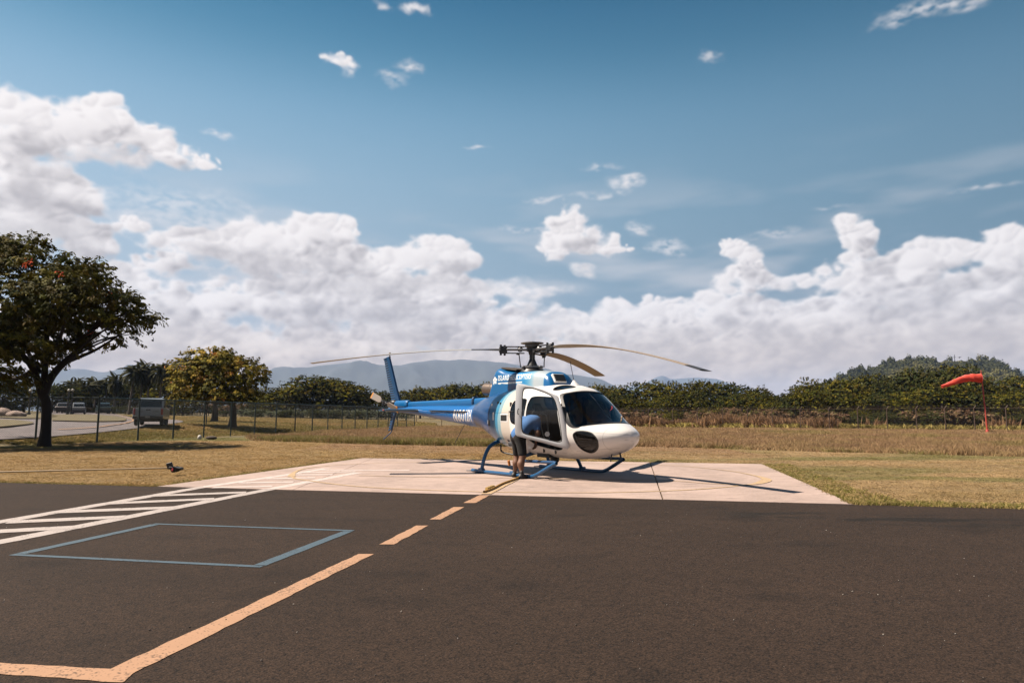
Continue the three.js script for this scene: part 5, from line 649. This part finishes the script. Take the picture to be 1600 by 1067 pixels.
// the two flowering trees on the lawn
{
  const mk = (label, x, y, d, lobePx, seed, tufts, sc) => {
    const q = onRoad(x, y, d), t = thing('flowering_tree', label, 'tree', [q[0], q[1] - 0.1, q[2]]); const W = (px, py, dz = 0) => { const v = at(px, py, d - dz); return [v.x - q[0], v.y - q[1] + 0.1, dz]; };
    const k = F / d, lobes = lobePx.map(([px, py, dz, rx, ry, rz]) => { const w = W(px, py, dz); return [...w, rx / k, ry / k, rz / k]; });
    const limbs = [tube([[0, 0, 0], [0.05, 1, 0], W(x + 1, y - 38)], (u) => 0.3 - 0.07 * u + 0.12 * Math.pow(1 - u, 6), 10, 10)]; const r = rng(seed); for (const l of lobes) limbs.push(tube([W(x + 1, y - 40), [lerp(W(x, y)[0], l[0], 0.45), lerp(W(x + 1, y - 40)[1], l[1], 0.4) - 0.2, l[2] * 0.4], [l[0], l[1] + l[4] * 0.4, l[2]]], (u) => 0.15 - 0.11 * u, 8, 6)); part('trunk', strip(limbs), BARK, t);
    part('crown', crown(seed, lobes, { tufts, per: 18, tuft: 0.42, leaf: 0.27, wide: 0.45, hole: 0.7, holeAt: -0.38, colors: G_YEL, droop: -0.1 }), LEAF, t);
    for (let n = 0; n < 15; n++) { const l = lobes[(r() * lobes.length) | 0], a = r() * 3.14, e = -0.2 + r() * 1.1, fl = []; const c = [l[0] + Math.cos(a) * Math.cos(e) * l[3], l[1] + Math.sin(e) * l[4], l[2] + Math.sin(a) * Math.cos(e) * l[5]]; for (let i = 0; i < 20; i++) fl.push([c[0] + (r() - 0.5) * 0.6, c[1] + (r() - 0.5) * 0.4, c[2] + (r() - 0.5) * 0.6, r() - 0.5, r(), r() - 0.5, r() - 0.5, r() - 0.5, r() - 0.5, 0.18, 0.13, 0.34 + r() * 0.12, 0.16 + r() * 0.09, 0.05]); part('blossom', leaves(fl), LEAF, t); }
  };
  mk('golden green flowering tree with orange blossoms on the lawn, right of the pickup', 362, 669, 57, [[345, 582, 0, 60, 26, 70], [310, 578, 0, 42, 22, 50], [380, 585, 0.5, 36, 22, 50], [330, 560, 0, 40, 16, 50], [360, 566, 1, 30, 14, 40], [300, 600, 0.6, 34, 18, 40], [395, 596, 0, 22, 14, 30], [350, 605, 1, 46, 18, 50], [285, 590, 0, 18, 12, 20], [320, 618, 1, 26, 12, 30], [372, 618, 1.5, 34, 12, 40], [300, 622, 0.4, 26, 10, 30], [345, 624, 2, 30, 9, 30]], 61, 1150);
  mk('smaller flowering tree standing just behind the golden one, its trunk to the left', 334, 660, 70, [[318, 600, 0, 40, 20, 50], [290, 606, 0, 24, 16, 30], [350, 600, 0, 34, 20, 40], [310, 580, 0, 34, 14, 40]], 67, 520);
}
// palms
{
  const frond = (L, droop, r) => { const rows = [], n = 13; for (let i = 1; i <= n; i++) { const t = i / n, x = L * t * (1 - 0.18 * droop * t), y = L * (0.32 * t - (0.35 + 0.5 * droop) * t * t), w = 0.62 * Math.sin(Math.PI * Math.min(1, t * 0.9 + 0.1)) + 0.12; for (const s of [-1, 1]) for (const j of [0, 0.5]) { const b = 0.7 + 0.6 * r(); rows.push([x + j * L / n + 0.12, y - 0.1 * w, s * w * 0.5, 0.1, 1, s * 0.5, 0.55, -0.45, s, w * 1.25, 0.15, .034 * b, .034 * b, .010 * b]); } } const g = leaves(rows); return g; };
  const palm = (seed, h, lean, nf) => { const r = rng(seed), G = new THREE.Group(); const top = [lean, h, 0]; part('trunk', tube([[0, 0, 0], [lean * 0.2, h * 0.4, 0], [lean * 0.6, h * 0.8, 0], top], (t) => 0.19 - 0.06 * t + 0.1 * Math.pow(1 - t, 8), 14, 8), GREYBARK, G); for (let k = 0; k < nf; k++) { const f = frond(2.5 + r() * 0.7, 0.2 + 1.1 * (k / nf) + r() * 0.2, r); f.rotateZ(0.85 - 1.7 * (k / nf) + (r() - 0.5) * 0.3); f.rotateY(k * 2.4 + r() * 0.5); f.translate(...top); part('frond', f, LEAF, G); } return G; };
  const kinds = [palm(1, 7.4, 0.8, 27), palm(2, 6.4, -0.5, 25), palm(3, 8.0, 0.3, 28)];
  const list = [[205, 572, 118, 0, 'tallest left palm of the clump above the pickup, its bent trunk showing'], [222, 577, 122, 1, 'palm second from the left in the clump above the pickup'], [234, 571, 120, 2, 'palm in the middle of the clump above the pickup'], [250, 570, 118, 0, 'right palm of the clump above the pickup'], [262, 578, 126, 1, 'palm half hidden behind the left side of the flowering tree'], [180, 588, 128, 1, 'lower dark palm left of the palm clump'], [166, 592, 132, 2, 'lower dark palm further left of the palm clump'], [150, 590, 130, 0, 'palm behind the right edge of the big tree crown'], [130, 596, 126, 1, 'dark palm behind the lower branch tips of the big tree'], [112, 592, 134, 2, 'leftmost visible palm, beside the trunk fork of the big tree']];
  list.forEach(([px, py, d, k, label], i) => { const top = at(px, py, d), base = terr(top.x, -d), h = top.y - base - 1.0, src = kinds[k], c = src.clone(); c.name = numbered('coconut_palm'); c.userData = { label, category: 'palm tree', group: 'palms beyond the driveway' }; const s = h / [7.4, 6.4, 8][k]; c.scale.set(lerp(1, s, 0.5), s, lerp(1, s, 0.5)); c.rotation.y = i * 2.1; c.position.set(top.x, base - 0.1, top.z); scene.add(c); });
}
// round trees, tree line, hedges and brush: a few kinds of each, every tree its own object
function treeKind(seed, colors, o = {}) {
  const r = rng(seed), G = new THREE.Group(), lobes = [[0, 0.56, 0, 0.42, 0.36, 0.42]]; for (let k = 0; k < (o.n ?? 9); k++) { const a = k * 2.4 + r(), d = 0.2 + 0.22 * r(); lobes.push([Math.cos(a) * d, 0.42 + r() * 0.34, Math.sin(a) * d, 0.2 + r() * 0.13, 0.15 + r() * 0.1, 0.2 + r() * 0.13]); } for (let k = 0; k < 5; k++) { const a = r() * 6.28; lobes.push([Math.cos(a) * 0.3, 0.2 + r() * 0.12, Math.sin(a) * 0.3, 0.22, 0.15, 0.22]); }
  const limbs = [tube([[0, 0, 0], [0.02, 0.2, 0], [0, 0.5, 0]], (t) => 0.035 - 0.015 * t, 6, 6)]; for (let k = 1; k < 7; k++) { const l = lobes[k]; limbs.push(tube([[0, 0.18, 0], [l[0] * 0.5, l[1] * 0.7, l[2] * 0.5], [l[0], l[1], l[2]]], 0.012, 4, 5)); }
  part('trunk', strip(limbs), BARK, G); part('crown', crown(seed, lobes, { tufts: o.tufts ?? 800, per: o.per ?? 11, tuft: o.tuft ?? 0.05, leaf: o.leaf ?? 0.033, wide: o.wide ?? 0.7, hole: 6, holeAt: -0.42, up: o.up, shell: 0.62, colors: colors.map((c) => c.map((v) => v * 0.85)), droop: 0.0 }), FARLEAF, G); return G;
}
const KIND = [treeKind(101, G_OLIVE), treeKind(102, G_DARK), treeKind(103, G_YEL), treeKind(104, G_OLIVE, { n: 13 }), treeKind(105, [...G_OLIVE, ...G_DARK], { n: 7 })];
function plant(k, name, label, category, group, x, z, w, h, turn) { const c = KIND[k].clone(); c.name = numbered(name); c.userData = { label, category }; if (group) c.userData.group = group; c.scale.set(w, h / 0.92, w); c.position.set(x, terr(x, z) - 0.1, z); c.rotation.y = turn; scene.add(c); return c; }
const ORD = ['first', 'second', 'third', 'fourth', 'fifth', 'sixth', 'seventh', 'eighth', 'ninth', 'tenth', 'eleventh', 'twelfth', 'thirteenth', 'fourteenth', 'fifteenth', 'sixteenth', 'seventeenth', 'eighteenth', 'nineteenth', 'twentieth', 'twenty-first', 'twenty-second', 'twenty-third', 'twenty-fourth', 'twenty-fifth', 'twenty-sixth', 'twenty-seventh', 'twenty-eighth', 'twenty-ninth', 'thirtieth', 'thirty-first', 'thirty-second', 'thirty-third', 'thirty-fourth', 'thirty-fifth', 'thirty-sixth', 'thirty-seventh', 'thirty-eighth'];
{
  const r = rng(55), sky = pchip([420, 470, 520, 560, 580, 620, 660, 700, 740, 790, 850, 920, 960, 1000, 1035, 1075, 1110, 1150, 1190, 1222, 1260, 1300, 1350, 1400, 1440, 1470, 1500, 1540, 1580, 1640, 1760, 1900], [606, 592, 589, 603, 611, 610, 604, 600, 597, 598, 600, 601, 599, 599, 602, 588, 588, 600, 600, 606, 592, 586, 591, 590, 584, 577, 577, 586, 595, 592, 590, 590]);
  let n = 0;
  for (let px = 948; px < 1760; px += 31 + r() * 6) { const d = 112 + r() * 10 - (px - 948) * 0.02, h = at(px, sky(px) - 2 + r() * 11, d).y, x = at(px, 640, d).x; plant([0, 1, 4, 3, 0, 4, 1][n % 7], 'back_row_tree', `tall dense tree in the back row of the right tree line, ${ORD[n]} from the left`, 'tree', 'back row of the far right tree line', x, -d, h * (0.66 + r() * 0.62), h * (0.96 + r() * 0.12), r() * 6); n++; }
  n = 0; for (let px = 935; px < 1760; px += 25 + r() * 6) { const d = 99 + r() * 6 - (px - 948) * 0.02, top = lerp(sky(px), 640, 0.3 + r() * 0.32), h = at(px, top, d).y, x = at(px, 640, d).x; plant([0, 3, 4, 1, 4][(n * 3) % 5], 'front_row_tree', `lower bushy tree in the front row of the right tree line, ${ORD[n]} from the left`, 'tree', 'front row of the far right tree line', x, -d, h * (0.9 + r() * 0.4), h, r() * 6); n++; }
  n = 0; for (let px = 575; px < 930; px += 24 + r() * 5) { const d = 138 + r() * 12, h = at(px, sky(px) + r() * 4, d).y - terr(at(px, 640, d).x, -d), x = at(px, 640, d).x; plant([0, 1, 3, 0, 4][n % 5], 'distant_tree', `olive tree in the far line behind the helicopter, ${ORD[n]} from the left`, 'tree', 'far trees behind the helicopter', x, -d, h * (1.0 + r() * 0.4), h, r() * 6); n++; }
  n = 0; for (const [px, top, d, k, w] of [[447, 602, 120, 0, 1.5], [474, 594, 126, 0, 1.5], [500, 589, 122, 4, 1.6], [524, 592, 124, 0, 1.5], [545, 602, 122, 4, 1.5], [425, 606, 128, 3, 1.3], [566, 609, 126, 0, 1.5]]) { const p = at(px, top, d), h = p.y - terr(p.x, -d); plant(k, 'round_tree', `broad rounded tree of the mound behind the left fence, ${ORD[n]} of seven`, 'tree', 'rounded trees behind the left fence', p.x, -d, h * w, h, n * 1.7); n++; }
  n = 0; for (const [px, top, d, k, w] of [[-40, 590, 96, 1, 1.4], [5, 596, 100, 1, 1.4], [40, 600, 104, 0, 1.4], [82, 600, 118, 1, 1.5], [104, 603, 124, 4, 1.5], [122, 606, 132, 0, 1.4], [140, 602, 136, 1, 1.5], [165, 600, 140, 0, 1.4], [190, 600, 138, 4, 1.3], [215, 596, 142, 1, 1.5], [243, 592, 140, 4, 1.5], [268, 600, 128, 0, 1.5], [286, 618, 110, 3, 1.5], [395, 612, 130, 0, 1.5], [410, 618, 126, 3, 1.5]]) { const p = at(px, top, d), h = p.y - terr(p.x, -d); plant(k, 'shade_tree', `dark leafy tree in the mass beyond the driveway, ${ORD[n]} from the left`, 'tree', 'dark trees beyond the driveway', p.x, -d, h * w, h, n * 2.3); n++; }
  // clipped shrubs and hedge on the far side of the lawn
  KIND.push(treeKind(110, G_GREY, { n: 10, tufts: 420, leaf: 0.06 }), treeKind(111, G_BROWN, { n: 10, tufts: 520, leaf: 0.13, wide: 0.16, up: 2.2, tuft: 0.07 })); n = 0;
  for (let px = 378; px < 640; px += 13 + r() * 4) { const d = 112 + r() * 5, p = at(px, 638 + r() * 4, d), h = p.y - terr(p.x, -d); plant(5, 'hedge_shrub', `pale grey green shrub in the hedge across the lawn, ${ORD[n]} from the left`, 'shrub', 'pale hedge across the lawn', p.x, -d, 2.2 + r() * 0.9, Math.max(1.2, h), r() * 6); n++; }
  n = 0; for (const [px, py] of [[348, 642], [402, 640], [446, 640], [490, 637], [503, 640], [525, 641], [560, 642]]) { const d = 103, p = at(px, py, d), h = p.y - terr(p.x, -d); plant(1, 'round_bush', `dark clipped bush in front of the pale hedge, ${ORD[n]} from the left`, 'bush', 'dark bushes in front of the hedge', p.x, -d, 2.2, Math.max(1.1, h), n); n++; }
  n = 0; for (let px = 92; px < 400; px += 13) { const d = 122 + r() * 6, p = at(px, (px > 300 ? 633 : 637) - r() * 5, d), h = p.y - terr(p.x, -d); plant(r() < 0.7 ? 1 : 6, 'low_bush', `low dark bush behind the driveway, ${ORD[n]} from the left`, 'bush', 'low bushes behind the driveway', p.x, -d, 2.6, Math.max(0.9, h), r() * 6); n++; }
  // brown brush along the rusty fence
  n = 0; for (let px = 905; px < 1720; px += 23 + r() * 8) { const d = 90 - (px - 900) * 0.018 + r() * 3, p = at(px, 641 + r() * 5 - (px > 1100 && px < 1180 ? 4 : 0), d); plant(px > 1310 && r() < 0.75 ? 1 : 6, 'dry_bush', `${px > 1310 ? 'shaded' : 'dry brown'} bush along the rusty far fence, ${ORD[n]} from the left`, 'bush', 'dry brush along the far fence', p.x, -d, 3.1 + r() * 1.4, Math.max(1.1, p.y) * (0.75 + 0.5 * r()), r() * 6); n++; }  // right-hand bushes mostly take the dark leaf kind: shade put into leaf colour
  n = 0; for (const [px, py] of [[1052, 640], [1110, 636], [1285, 640], [1345, 639], [1440, 641]]) { const d = 86, p = at(px, py, d); plant(3, 'green_bush', `green bush among the brown brush by the far fence, ${ORD[n]} from the left`, 'bush', 'green bushes in the brush', p.x, -d, 2.6, p.y, n); n++; }
}
// ------------------------------------------------------------------ hill and mountains
function ridge(name, label, pts, d, depth, mat, rough, seed, nx = 160, ny = 26) {  // pts: [px, top py] of the skyline; a real slope reaching towards the camera and falling behind
  const xs = pts.map((p) => at(p[0], 640, d).x), hs = pts.map((p) => Math.max(0, at(p[0], p[1], d).y)), f = pchip(xs, hs), pos = [], idx = [], x0 = xs[0], x1 = xs.at(-1);
  const height = (x, t) => { const s = Math.abs(t); const prof = 1 - Math.pow(s, 1.25); const e = sstep(0, 0.06, (x - x0) / (x1 - x0)) * sstep(0, 0.06, (x1 - x) / (x1 - x0)); return f(clamp(x, x0, x1)) * prof * (1 + rough * (1 - Math.pow(1 - s, 3)) * fbm(x / depth * 3 + seed, t * 1.6 + seed, 5)) * (0.15 + 0.85 * e) + rough * 0.05 * f(clamp(x, x0, x1)) * noise2(x / depth * 14, t * 9); };
  for (let j = 0; j <= ny; j++) for (let i = 0; i <= nx; i++) { const t = 1 - j / ny * 2, x = lerp(x0, x1, i / nx); pos.push(x * (1 - t * depth / d * 0.6), Math.max(-2, height(x, t)) - 0.5, -d + t * depth); }
  for (let j = 0; j < ny; j++) for (let i = 0; i < nx; i++) { const a = j * (nx + 1) + i, b = a + 1, c = a + nx + 1; idx.push(a, b, c, b, c + 1, c); }
  const g = new THREE.BufferGeometry(); g.setAttribute('position', new THREE.Float32BufferAttribute(pos, 3)); g.setIndex(idx); g.computeVertexNormals(); return struct(name, g, mat, label);
}
const farGreen = M(0.05, 0.06, 0.06, 1);
ridge('mountains', 'long blue hazy mountain range behind the helicopter tail, its top in cloud', [[230, 640], [330, 618], [400, 598], [425, 582], [470, 575], [510, 570], [560, 566], [610, 572], [660, 564], [720, 562], [780, 566], [830, 574], [880, 584], [930, 590], [960, 602], [1000, 622], [1060, 640]], 5200, 1500, farGreen, 0.5, 3);
ridge('mountains', 'hazy mountain spur above the palms on the left', [[-500, 630], [-300, 598], [-120, 584], [0, 588], [70, 580], [120, 576], [150, 581], [190, 577], [250, 574], [290, 584], [340, 600], [420, 640]], 5600, 1400, farGreen, 0.5, 9);
ridge('mountains', 'pale far peak showing over the tree line right of the helicopter', [[900, 640], [980, 606], [1010, 598], [1035, 587], [1050, 592], [1090, 590], [1120, 592], [1150, 603], [1200, 622], [1300, 640]], 7800, 1500, farGreen, 0.45, 14);
ridge('mountains', 'low blue slope at the right edge behind the wooded hill', [[1480, 640], [1540, 600], [1590, 581], [1640, 574], [1800, 570], [2000, 590], [2200, 640]], 5000, 1300, farGreen, 0.45, 21);
{
  const pts = [[1225, 640], [1262, 618], [1310, 599], [1345, 587], [1380, 577], [1405, 570], [1430, 568], [1460, 573], [1490, 572], [1515, 571], [1535, 569], [1556, 577], [1575, 586], [1600, 600], [1640, 616], [1720, 640]], d = 820, depth = 240;
  const hill = ridge('hill', 'wooded hill rising behind the trees on the right', pts, d, depth, M(0.034, 0.042, 0.02, 1), 0.25, 30, 120, 40);
  // its woods: clumps of leaf faces spread over the slope
  const r = rng(88), clump = (() => { const l = []; for (let i = 0; i < 150; i++) { let x = r() - 0.5, y = r() - 0.5, z = r() - 0.5; const q = Math.hypot(x, y, z) || 1, k = (0.55 + 0.45 * r()); x /= q; y /= q; z /= q; const b = 0.7 + 0.6 * r(); l.push([x * 0.5 * k, 0.45 + y * 0.5 * k, z * 0.5 * k, x + (r() - 0.5), y + r(), z + (r() - 0.5), r() - 0.5, r() - 0.5, r() - 0.5, 0.26, 0.2, b, b, b]); } return leaves(l); })();
  const P0 = hill.geometry.attributes.position, N = 3400, im = new THREE.InstancedMesh(clump, P(1, 1, 1, 1, { vertexColors: true, specularIntensity: 0.1 }), N), m = new THREE.Matrix4(), q = new THREE.Quaternion(), e = new THREE.Euler(), c = new THREE.Color(), nx = 121; let n = 0;
  while (n < N) { const i = r() * 118 | 0, j = r() * 23 | 0, k = j * nx + i, u = r(), v = r(); const g = (o) => lerp(lerp(o(k), o(k + 1), u), lerp(o(k + nx), o(k + nx + 1), u), v), y = g((a) => P0.getY(a)); if (y < 4) continue; const tall = r() < 0.16, s = 5 + r() * 6; q.setFromEuler(e.set(0, r() * 6.28, 0)); m.compose(new THREE.Vector3(g((a) => P0.getX(a)), y - 1, g((a) => P0.getZ(a))), q, new THREE.Vector3(tall ? s * 0.7 : s * 1.1, tall ? s * 1.5 : s * 0.85, tall ? s * 0.7 : s * 1.1)); im.setMatrixAt(n, m); const t = 0.7 + 0.6 * r(), pl = fbm(m.elements[12] * 0.012, m.elements[14] * 0.012, 2) > 0.12; im.setColorAt(n, pl ? c.setRGB(.075 * t, .07 * t, .026 * t) : c.setRGB(.036 * t, .038 * t, .015 * t)); n++; }
  im.name = 'hillside_woods'; im.userData = { kind: 'stuff', label: 'dense woods covering the hill on the right' }; im.castShadow = im.receiveShadow = true; scene.add(im);
  const k = at(1493, 566, 800), mast = thing('antenna_mast', 'thin mast standing on the crest of the wooded hill', 'mast', [k.x, k.y - 6, k.z]); part('lattice', rod([0, 0, 0], [0, 15, 0], 0.45, 6, 0.25), darkMetal, mast); part('cross_arm', rod([-1.5, 12, 0], [1.5, 12, 0], 0.2, 5), darkMetal, mast);
}
// ------------------------------------------------------------------ grass
{
  const blade = (n, spread, seed, bend, w) => { const r = rng(seed), pos = [], idx = []; for (let i = 0; i < n; i++) { const a = r() * 6.28, d = r() * spread, x = Math.cos(a) * d, z = Math.sin(a) * d, h = 0.55 + 0.45 * r(), t = r() * 6.28, bx = Math.cos(t) * bend * (0.3 + r()), bz = Math.sin(t) * bend * (0.3 + r()), q = r() * 6.28, wx = Math.cos(q) * w, wz = Math.sin(q) * w, k = pos.length / 3; pos.push(x - wx, 0, z - wz, x + wx, 0, z + wz, x + bx * 0.4 - wx * 0.7, h * 0.6, z + bz * 0.4 - wz * 0.7, x + bx * 0.4 + wx * 0.7, h * 0.6, z + bz * 0.4 + wz * 0.7, x + bx, h, z + bz); idx.push(k, k + 1, k + 2, k + 1, k + 3, k + 2, k + 2, k + 3, k + 4); } const g = new THREE.BufferGeometry(); g.setAttribute('position', new THREE.Float32BufferAttribute(pos, 3)); g.setIndex(idx); g.computeVertexNormals(); return g; };
  const gm = P(1, 1, 1, 0.85, { transmission: 0.3, thickness: 0, specularIntensity: 0.3 });
  const field = (name, label, geo, N, place, size, tint) => { const r = rng(name.length * 7 + N), mats = [], cols = [], m = new THREE.Matrix4(), q = new THREE.Quaternion(), e = new THREE.Euler(), c = new THREE.Color(); for (let tries = 0; mats.length < N && tries < N * 12; tries++) { const p = place(r); if (!p) continue; const s = size(p[0], p[1], r); q.setFromEuler(e.set((r() - 0.5) * 0.3, r() * 6.28, (r() - 0.5) * 0.3)); m.compose(new THREE.Vector3(p[0], terr(p[0], p[1]) - 0.035, p[1]), q, new THREE.Vector3(s[0], s[1], s[0])); mats.push(m.clone()); const t = tint(p[0], p[1], r); cols.push([t[0], t[1], t[2]]); } const im = new THREE.InstancedMesh(geo, gm, mats.length); mats.forEach((x, i) => { im.setMatrixAt(i, x); im.setColorAt(i, c.setRGB(...cols[i])); }); im.name = name; im.userData = { kind: 'stuff', label }; im.castShadow = im.receiveShadow = true; scene.add(im); };
  const bare = (x, z) => z > edgeZ(x) - 0.02 || inPoly(x, z, PAD);
  const fan = (d0, d1, p0, p1) => (r) => { const d = d0 * Math.pow(d1 / d0, Math.pow(r(), 0.8)), px = lerp(p0, p1, r()); return [(px - 800) / F * d, -d]; };
  const T1 = blade(9, 0.5, 3, 1.1, 0.05), T2 = blade(9, 0.45, 5, 0.55, 0.03), T3 = blade(10, 0.5, 8, 0.6, 0.06);
  const jit = (c, r, k = 0.35) => { const b = 1 - k / 2 + k * r(); return [c[0] * b, c[1] * b * (0.96 + 0.08 * r()), c[2] * b]; };
  field('mown_grass', 'short dry mown grass between the asphalt, the pad and the meadow', T1, 100000, (r) => { const p = fan(9.5, 44, -150, 1750)(r); return p[1] > -9 || bare(...p) || isMeadow(...p) || beyond(...p) > 0.3 ? null : p; }, (x, z, r) => { const d = -z, k = 0.07 + d * 0.0035, e = (z > edgeZ(x) - 0.5 ? 1.5 : 1) * (0.7 + 0.5 * sstep(0.0, 0.4, noise2(x * 0.7, z * 0.7))); return [k * (0.7 + r() * 0.6), (0.018 + 0.026 * r()) * e]; }, (x, z, r) => jit(zoneColor(x, z).map((v) => v * 1.55), r, 0.6));
  field('meadow_grass', 'rough brown meadow grass between the mown strip and the far fence', T2, 120000, (r) => { const p = fan(22, 92, 330, 1700)(r); return !isMeadow(...p) || bare(...p) ? null : p; }, (x, z, r) => { const d = -z, near = sstep(4, 0, meadowZ(x) - z), n = 0.5 + 0.5 * sstep(-0.2, 0.35, fbm(x * 0.35, z * 0.6, 2)); return [0.16 + d * 0.0045 * (0.7 + 0.6 * r()), (0.13 + 0.2 * r()) * n * (1 + near * 0.5)]; }, (x, z, r) => jit(zoneColor(x, z).map((v) => v * 2.0), r, 0.7));
  field('weeds', 'green weedy grass along the near edge of the meadow', T2, 9000, (r) => { const px = 390 + r() * 420 + (r() < 0.4 ? r() * 800 : 0), b = gp(px, 690); const x = b.x * (0.85 + r() * 0.25), z = meadowZ(x) - Math.pow(r(), 1.6) * 3.2 + 0.1; return !isMeadow(x, z) || (x > 0 && noise2(x * 0.5, 7) < 0.05) ? null : [x, z]; }, (x, z, r) => [0.2 + r() * 0.15, (x < 0 ? 0.2 : 0.1) + 0.2 * r() * (x < 0 ? 1 : 0.5)], (x, z, r) => jit(r() < 0.55 ? [.17, .16, .04] : [.3, .22, .1], r, 0.6));
  field('edge_grass', 'tufts of greener grass along the edges of the asphalt and the pad', T3, 6500, (r) => { const k = r(); let p; if (k < 0.45) { const x = PAD[3][0] + r() * r() * 12; p = [x, edgeZ(x) - 0.03 - Math.pow(r(), 2) * 0.5]; } else if (k < 0.6) { const x = PAD[0][0] - r() * 9; p = [x, edgeZ(x) - 0.03 - Math.pow(r(), 2) * 0.25]; } else { const q = k < 0.8 ? [PAD[2], PAD[3]] : k < 0.92 ? [PAD[0], PAD[1]] : [PAD[1], PAD[2]], t = r(), o = Math.pow(r(), 1.8) * (k < 0.8 ? 0.9 : 0.5); p = [lerp(q[0][0], q[1][0], t) + (k < 0.8 ? o : k < 0.92 ? -o * 0.8 : 0), lerp(q[0][1], q[1][1], t) - (k < 0.8 ? o * 0.4 : k < 0.92 ? o * 0.5 : o)]; } return bare(...p) ? null : p; }, (x, z, r) => [0.1 + r() * 0.09, (0.035 + 0.06 * r()) * (x > 5 && z > -13 ? 1.1 : 0.7)], (x, z, r) => jit(r() < 0.5 ? [.15, .14, .03] : [.3, .22, .09], r, 0.6));
  field('lawn_grass', 'dry lawn grass beyond the green fence', T3, 60000, (r) => { const p = fan(33, 105, -120, 680)(r); if (beyond(...p) < 0.35) return null; const q = [p[0], p[1]]; return DRIVE.some((d) => inPoly(...q, d)) && !ISL.some((d) => inPoly(...q, d)) ? null : p; }, (x, z, r) => [0.2 - z * 0.006, 0.04 + 0.06 * r() - z * 0.0004], (x, z, r) => jit(beyond(x, z) < 4 && r() < 0.5 ? [.17, .14, .035] : zoneColor(x, z).map((v) => v * 1.7), r, 0.5));
}
{ // dry cane grass standing in front of the brush
  const r = rng(404), g = (() => { const pos = [], idx = [], q = rng(6); for (let i = 0; i < 14; i++) { const a = q() * 6.28, d = q() * 0.5, x = Math.cos(a) * d, z = Math.sin(a) * d, h = 0.45 + 0.55 * q(), bx = (q() - 0.3) * 0.7, bz = (q() - 0.5) * 0.5, w = 0.035, k = pos.length / 3, t = q() * 3.14, wx = Math.cos(t) * w, wz = Math.sin(t) * w; pos.push(x - wx, 0, z - wz, x + wx, 0, z + wz, x + bx * 0.35 - wx * 1.3, h * 0.62, z + bz * 0.35 - wz * 1.3, x + bx * 0.35 + wx * 1.3, h * 0.62, z + bz * 0.35 + wz * 1.3, x + bx, h * 0.95, z + bz); idx.push(k, k + 1, k + 2, k + 1, k + 3, k + 2, k + 2, k + 3, k + 4); } const g = new THREE.BufferGeometry(); g.setAttribute('position', new THREE.Float32BufferAttribute(pos, 3)); g.setIndex(idx); g.computeVertexNormals(); return g; })();
  const mats = [], cols = [], m = new THREE.Matrix4(), q = new THREE.Quaternion(), e = new THREE.Euler(), c = new THREE.Color();
  while (mats.length < 9000) { const px = 900 + (r() < 0.72 ? r() * 410 : r() * 860), base = gp(px, 667.4 + (px - 930) * 0.0098), d = -base.z + 0.6 + Math.pow(r(), 0.8) * 7, x = (px - 800) / F * d, low = r() < 0.25, n = fbm(x * 0.22, d * 0.3, 3); if (!low && (n < -0.12 || (px > 1300 && n < 0.45))) continue; const h = low ? 0.35 + r() * 0.4 : (0.65 + r() * 0.8) * (0.8 + 0.7 * clamp(n + 0.1, 0, 0.8)) * (px > 1100 && px < 1190 ? 1.25 : 1); q.setFromEuler(e.set((r() - 0.5) * 0.4, r() * 6.28, (r() - 0.5) * 0.4)); m.compose(new THREE.Vector3(x, -0.05, low ? base.z - 0.4 - r() : -d), q, new THREE.Vector3(1 + r() * 0.6, h, 1 + r() * 0.6)); mats.push(m.clone()); const b = 0.6 + 0.8 * r(); cols.push(low ? [.24 * b, .19 * b, .06 * b] : [.19 * b, .112 * b, .06 * b]); }
  const im = new THREE.InstancedMesh(g, P(1, 1, 1, 0.95, { vertexColors: false, transmission: 0.25, thickness: 0, specularIntensity: 0.1 }), mats.length); mats.forEach((x, i) => { im.setMatrixAt(i, x); im.setColorAt(i, c.setRGB(...cols[i])); }); im.name = 'dry_cane_grass'; im.userData = { kind: 'stuff', label: 'dry brown cane grass standing along the far fence' }; im.castShadow = im.receiveShadow = true; scene.add(im);
}
{ // loose stones on the asphalt
  const r = rng(71), g = new THREE.IcosahedronGeometry(1, 0), N = 900, im = new THREE.InstancedMesh(g, M(1, 1, 1, 0.9), N), m = new THREE.Matrix4(), q = new THREE.Quaternion(), e = new THREE.Euler(), c = new THREE.Color(); for (let i = 0; i < N; i++) { const d = 3.2 * Math.pow(4.4, r()), x = (r() - 0.5) * 1.7 * d, s = 0.002 + 0.0055 * Math.pow(r(), 4); q.setFromEuler(e.set(r() * 6, r() * 6, r() * 6)); m.compose(new THREE.Vector3(x, s * 0.6, Math.max(-d, edgeZ(x) + 0.1)), q, new THREE.Vector3(s, s * 0.7, s)); im.setMatrixAt(i, m); const t = r(); im.setColorAt(i, t < 0.35 ? c.setRGB(.3, .27, .24) : c.setRGB(.06, .05, .045)); } im.name = 'gravel'; im.userData = { kind: 'stuff', label: 'tiny loose stones scattered over the asphalt' }; im.castShadow = im.receiveShadow = true; scene.add(im);
}
renderer.render(scene, camera);
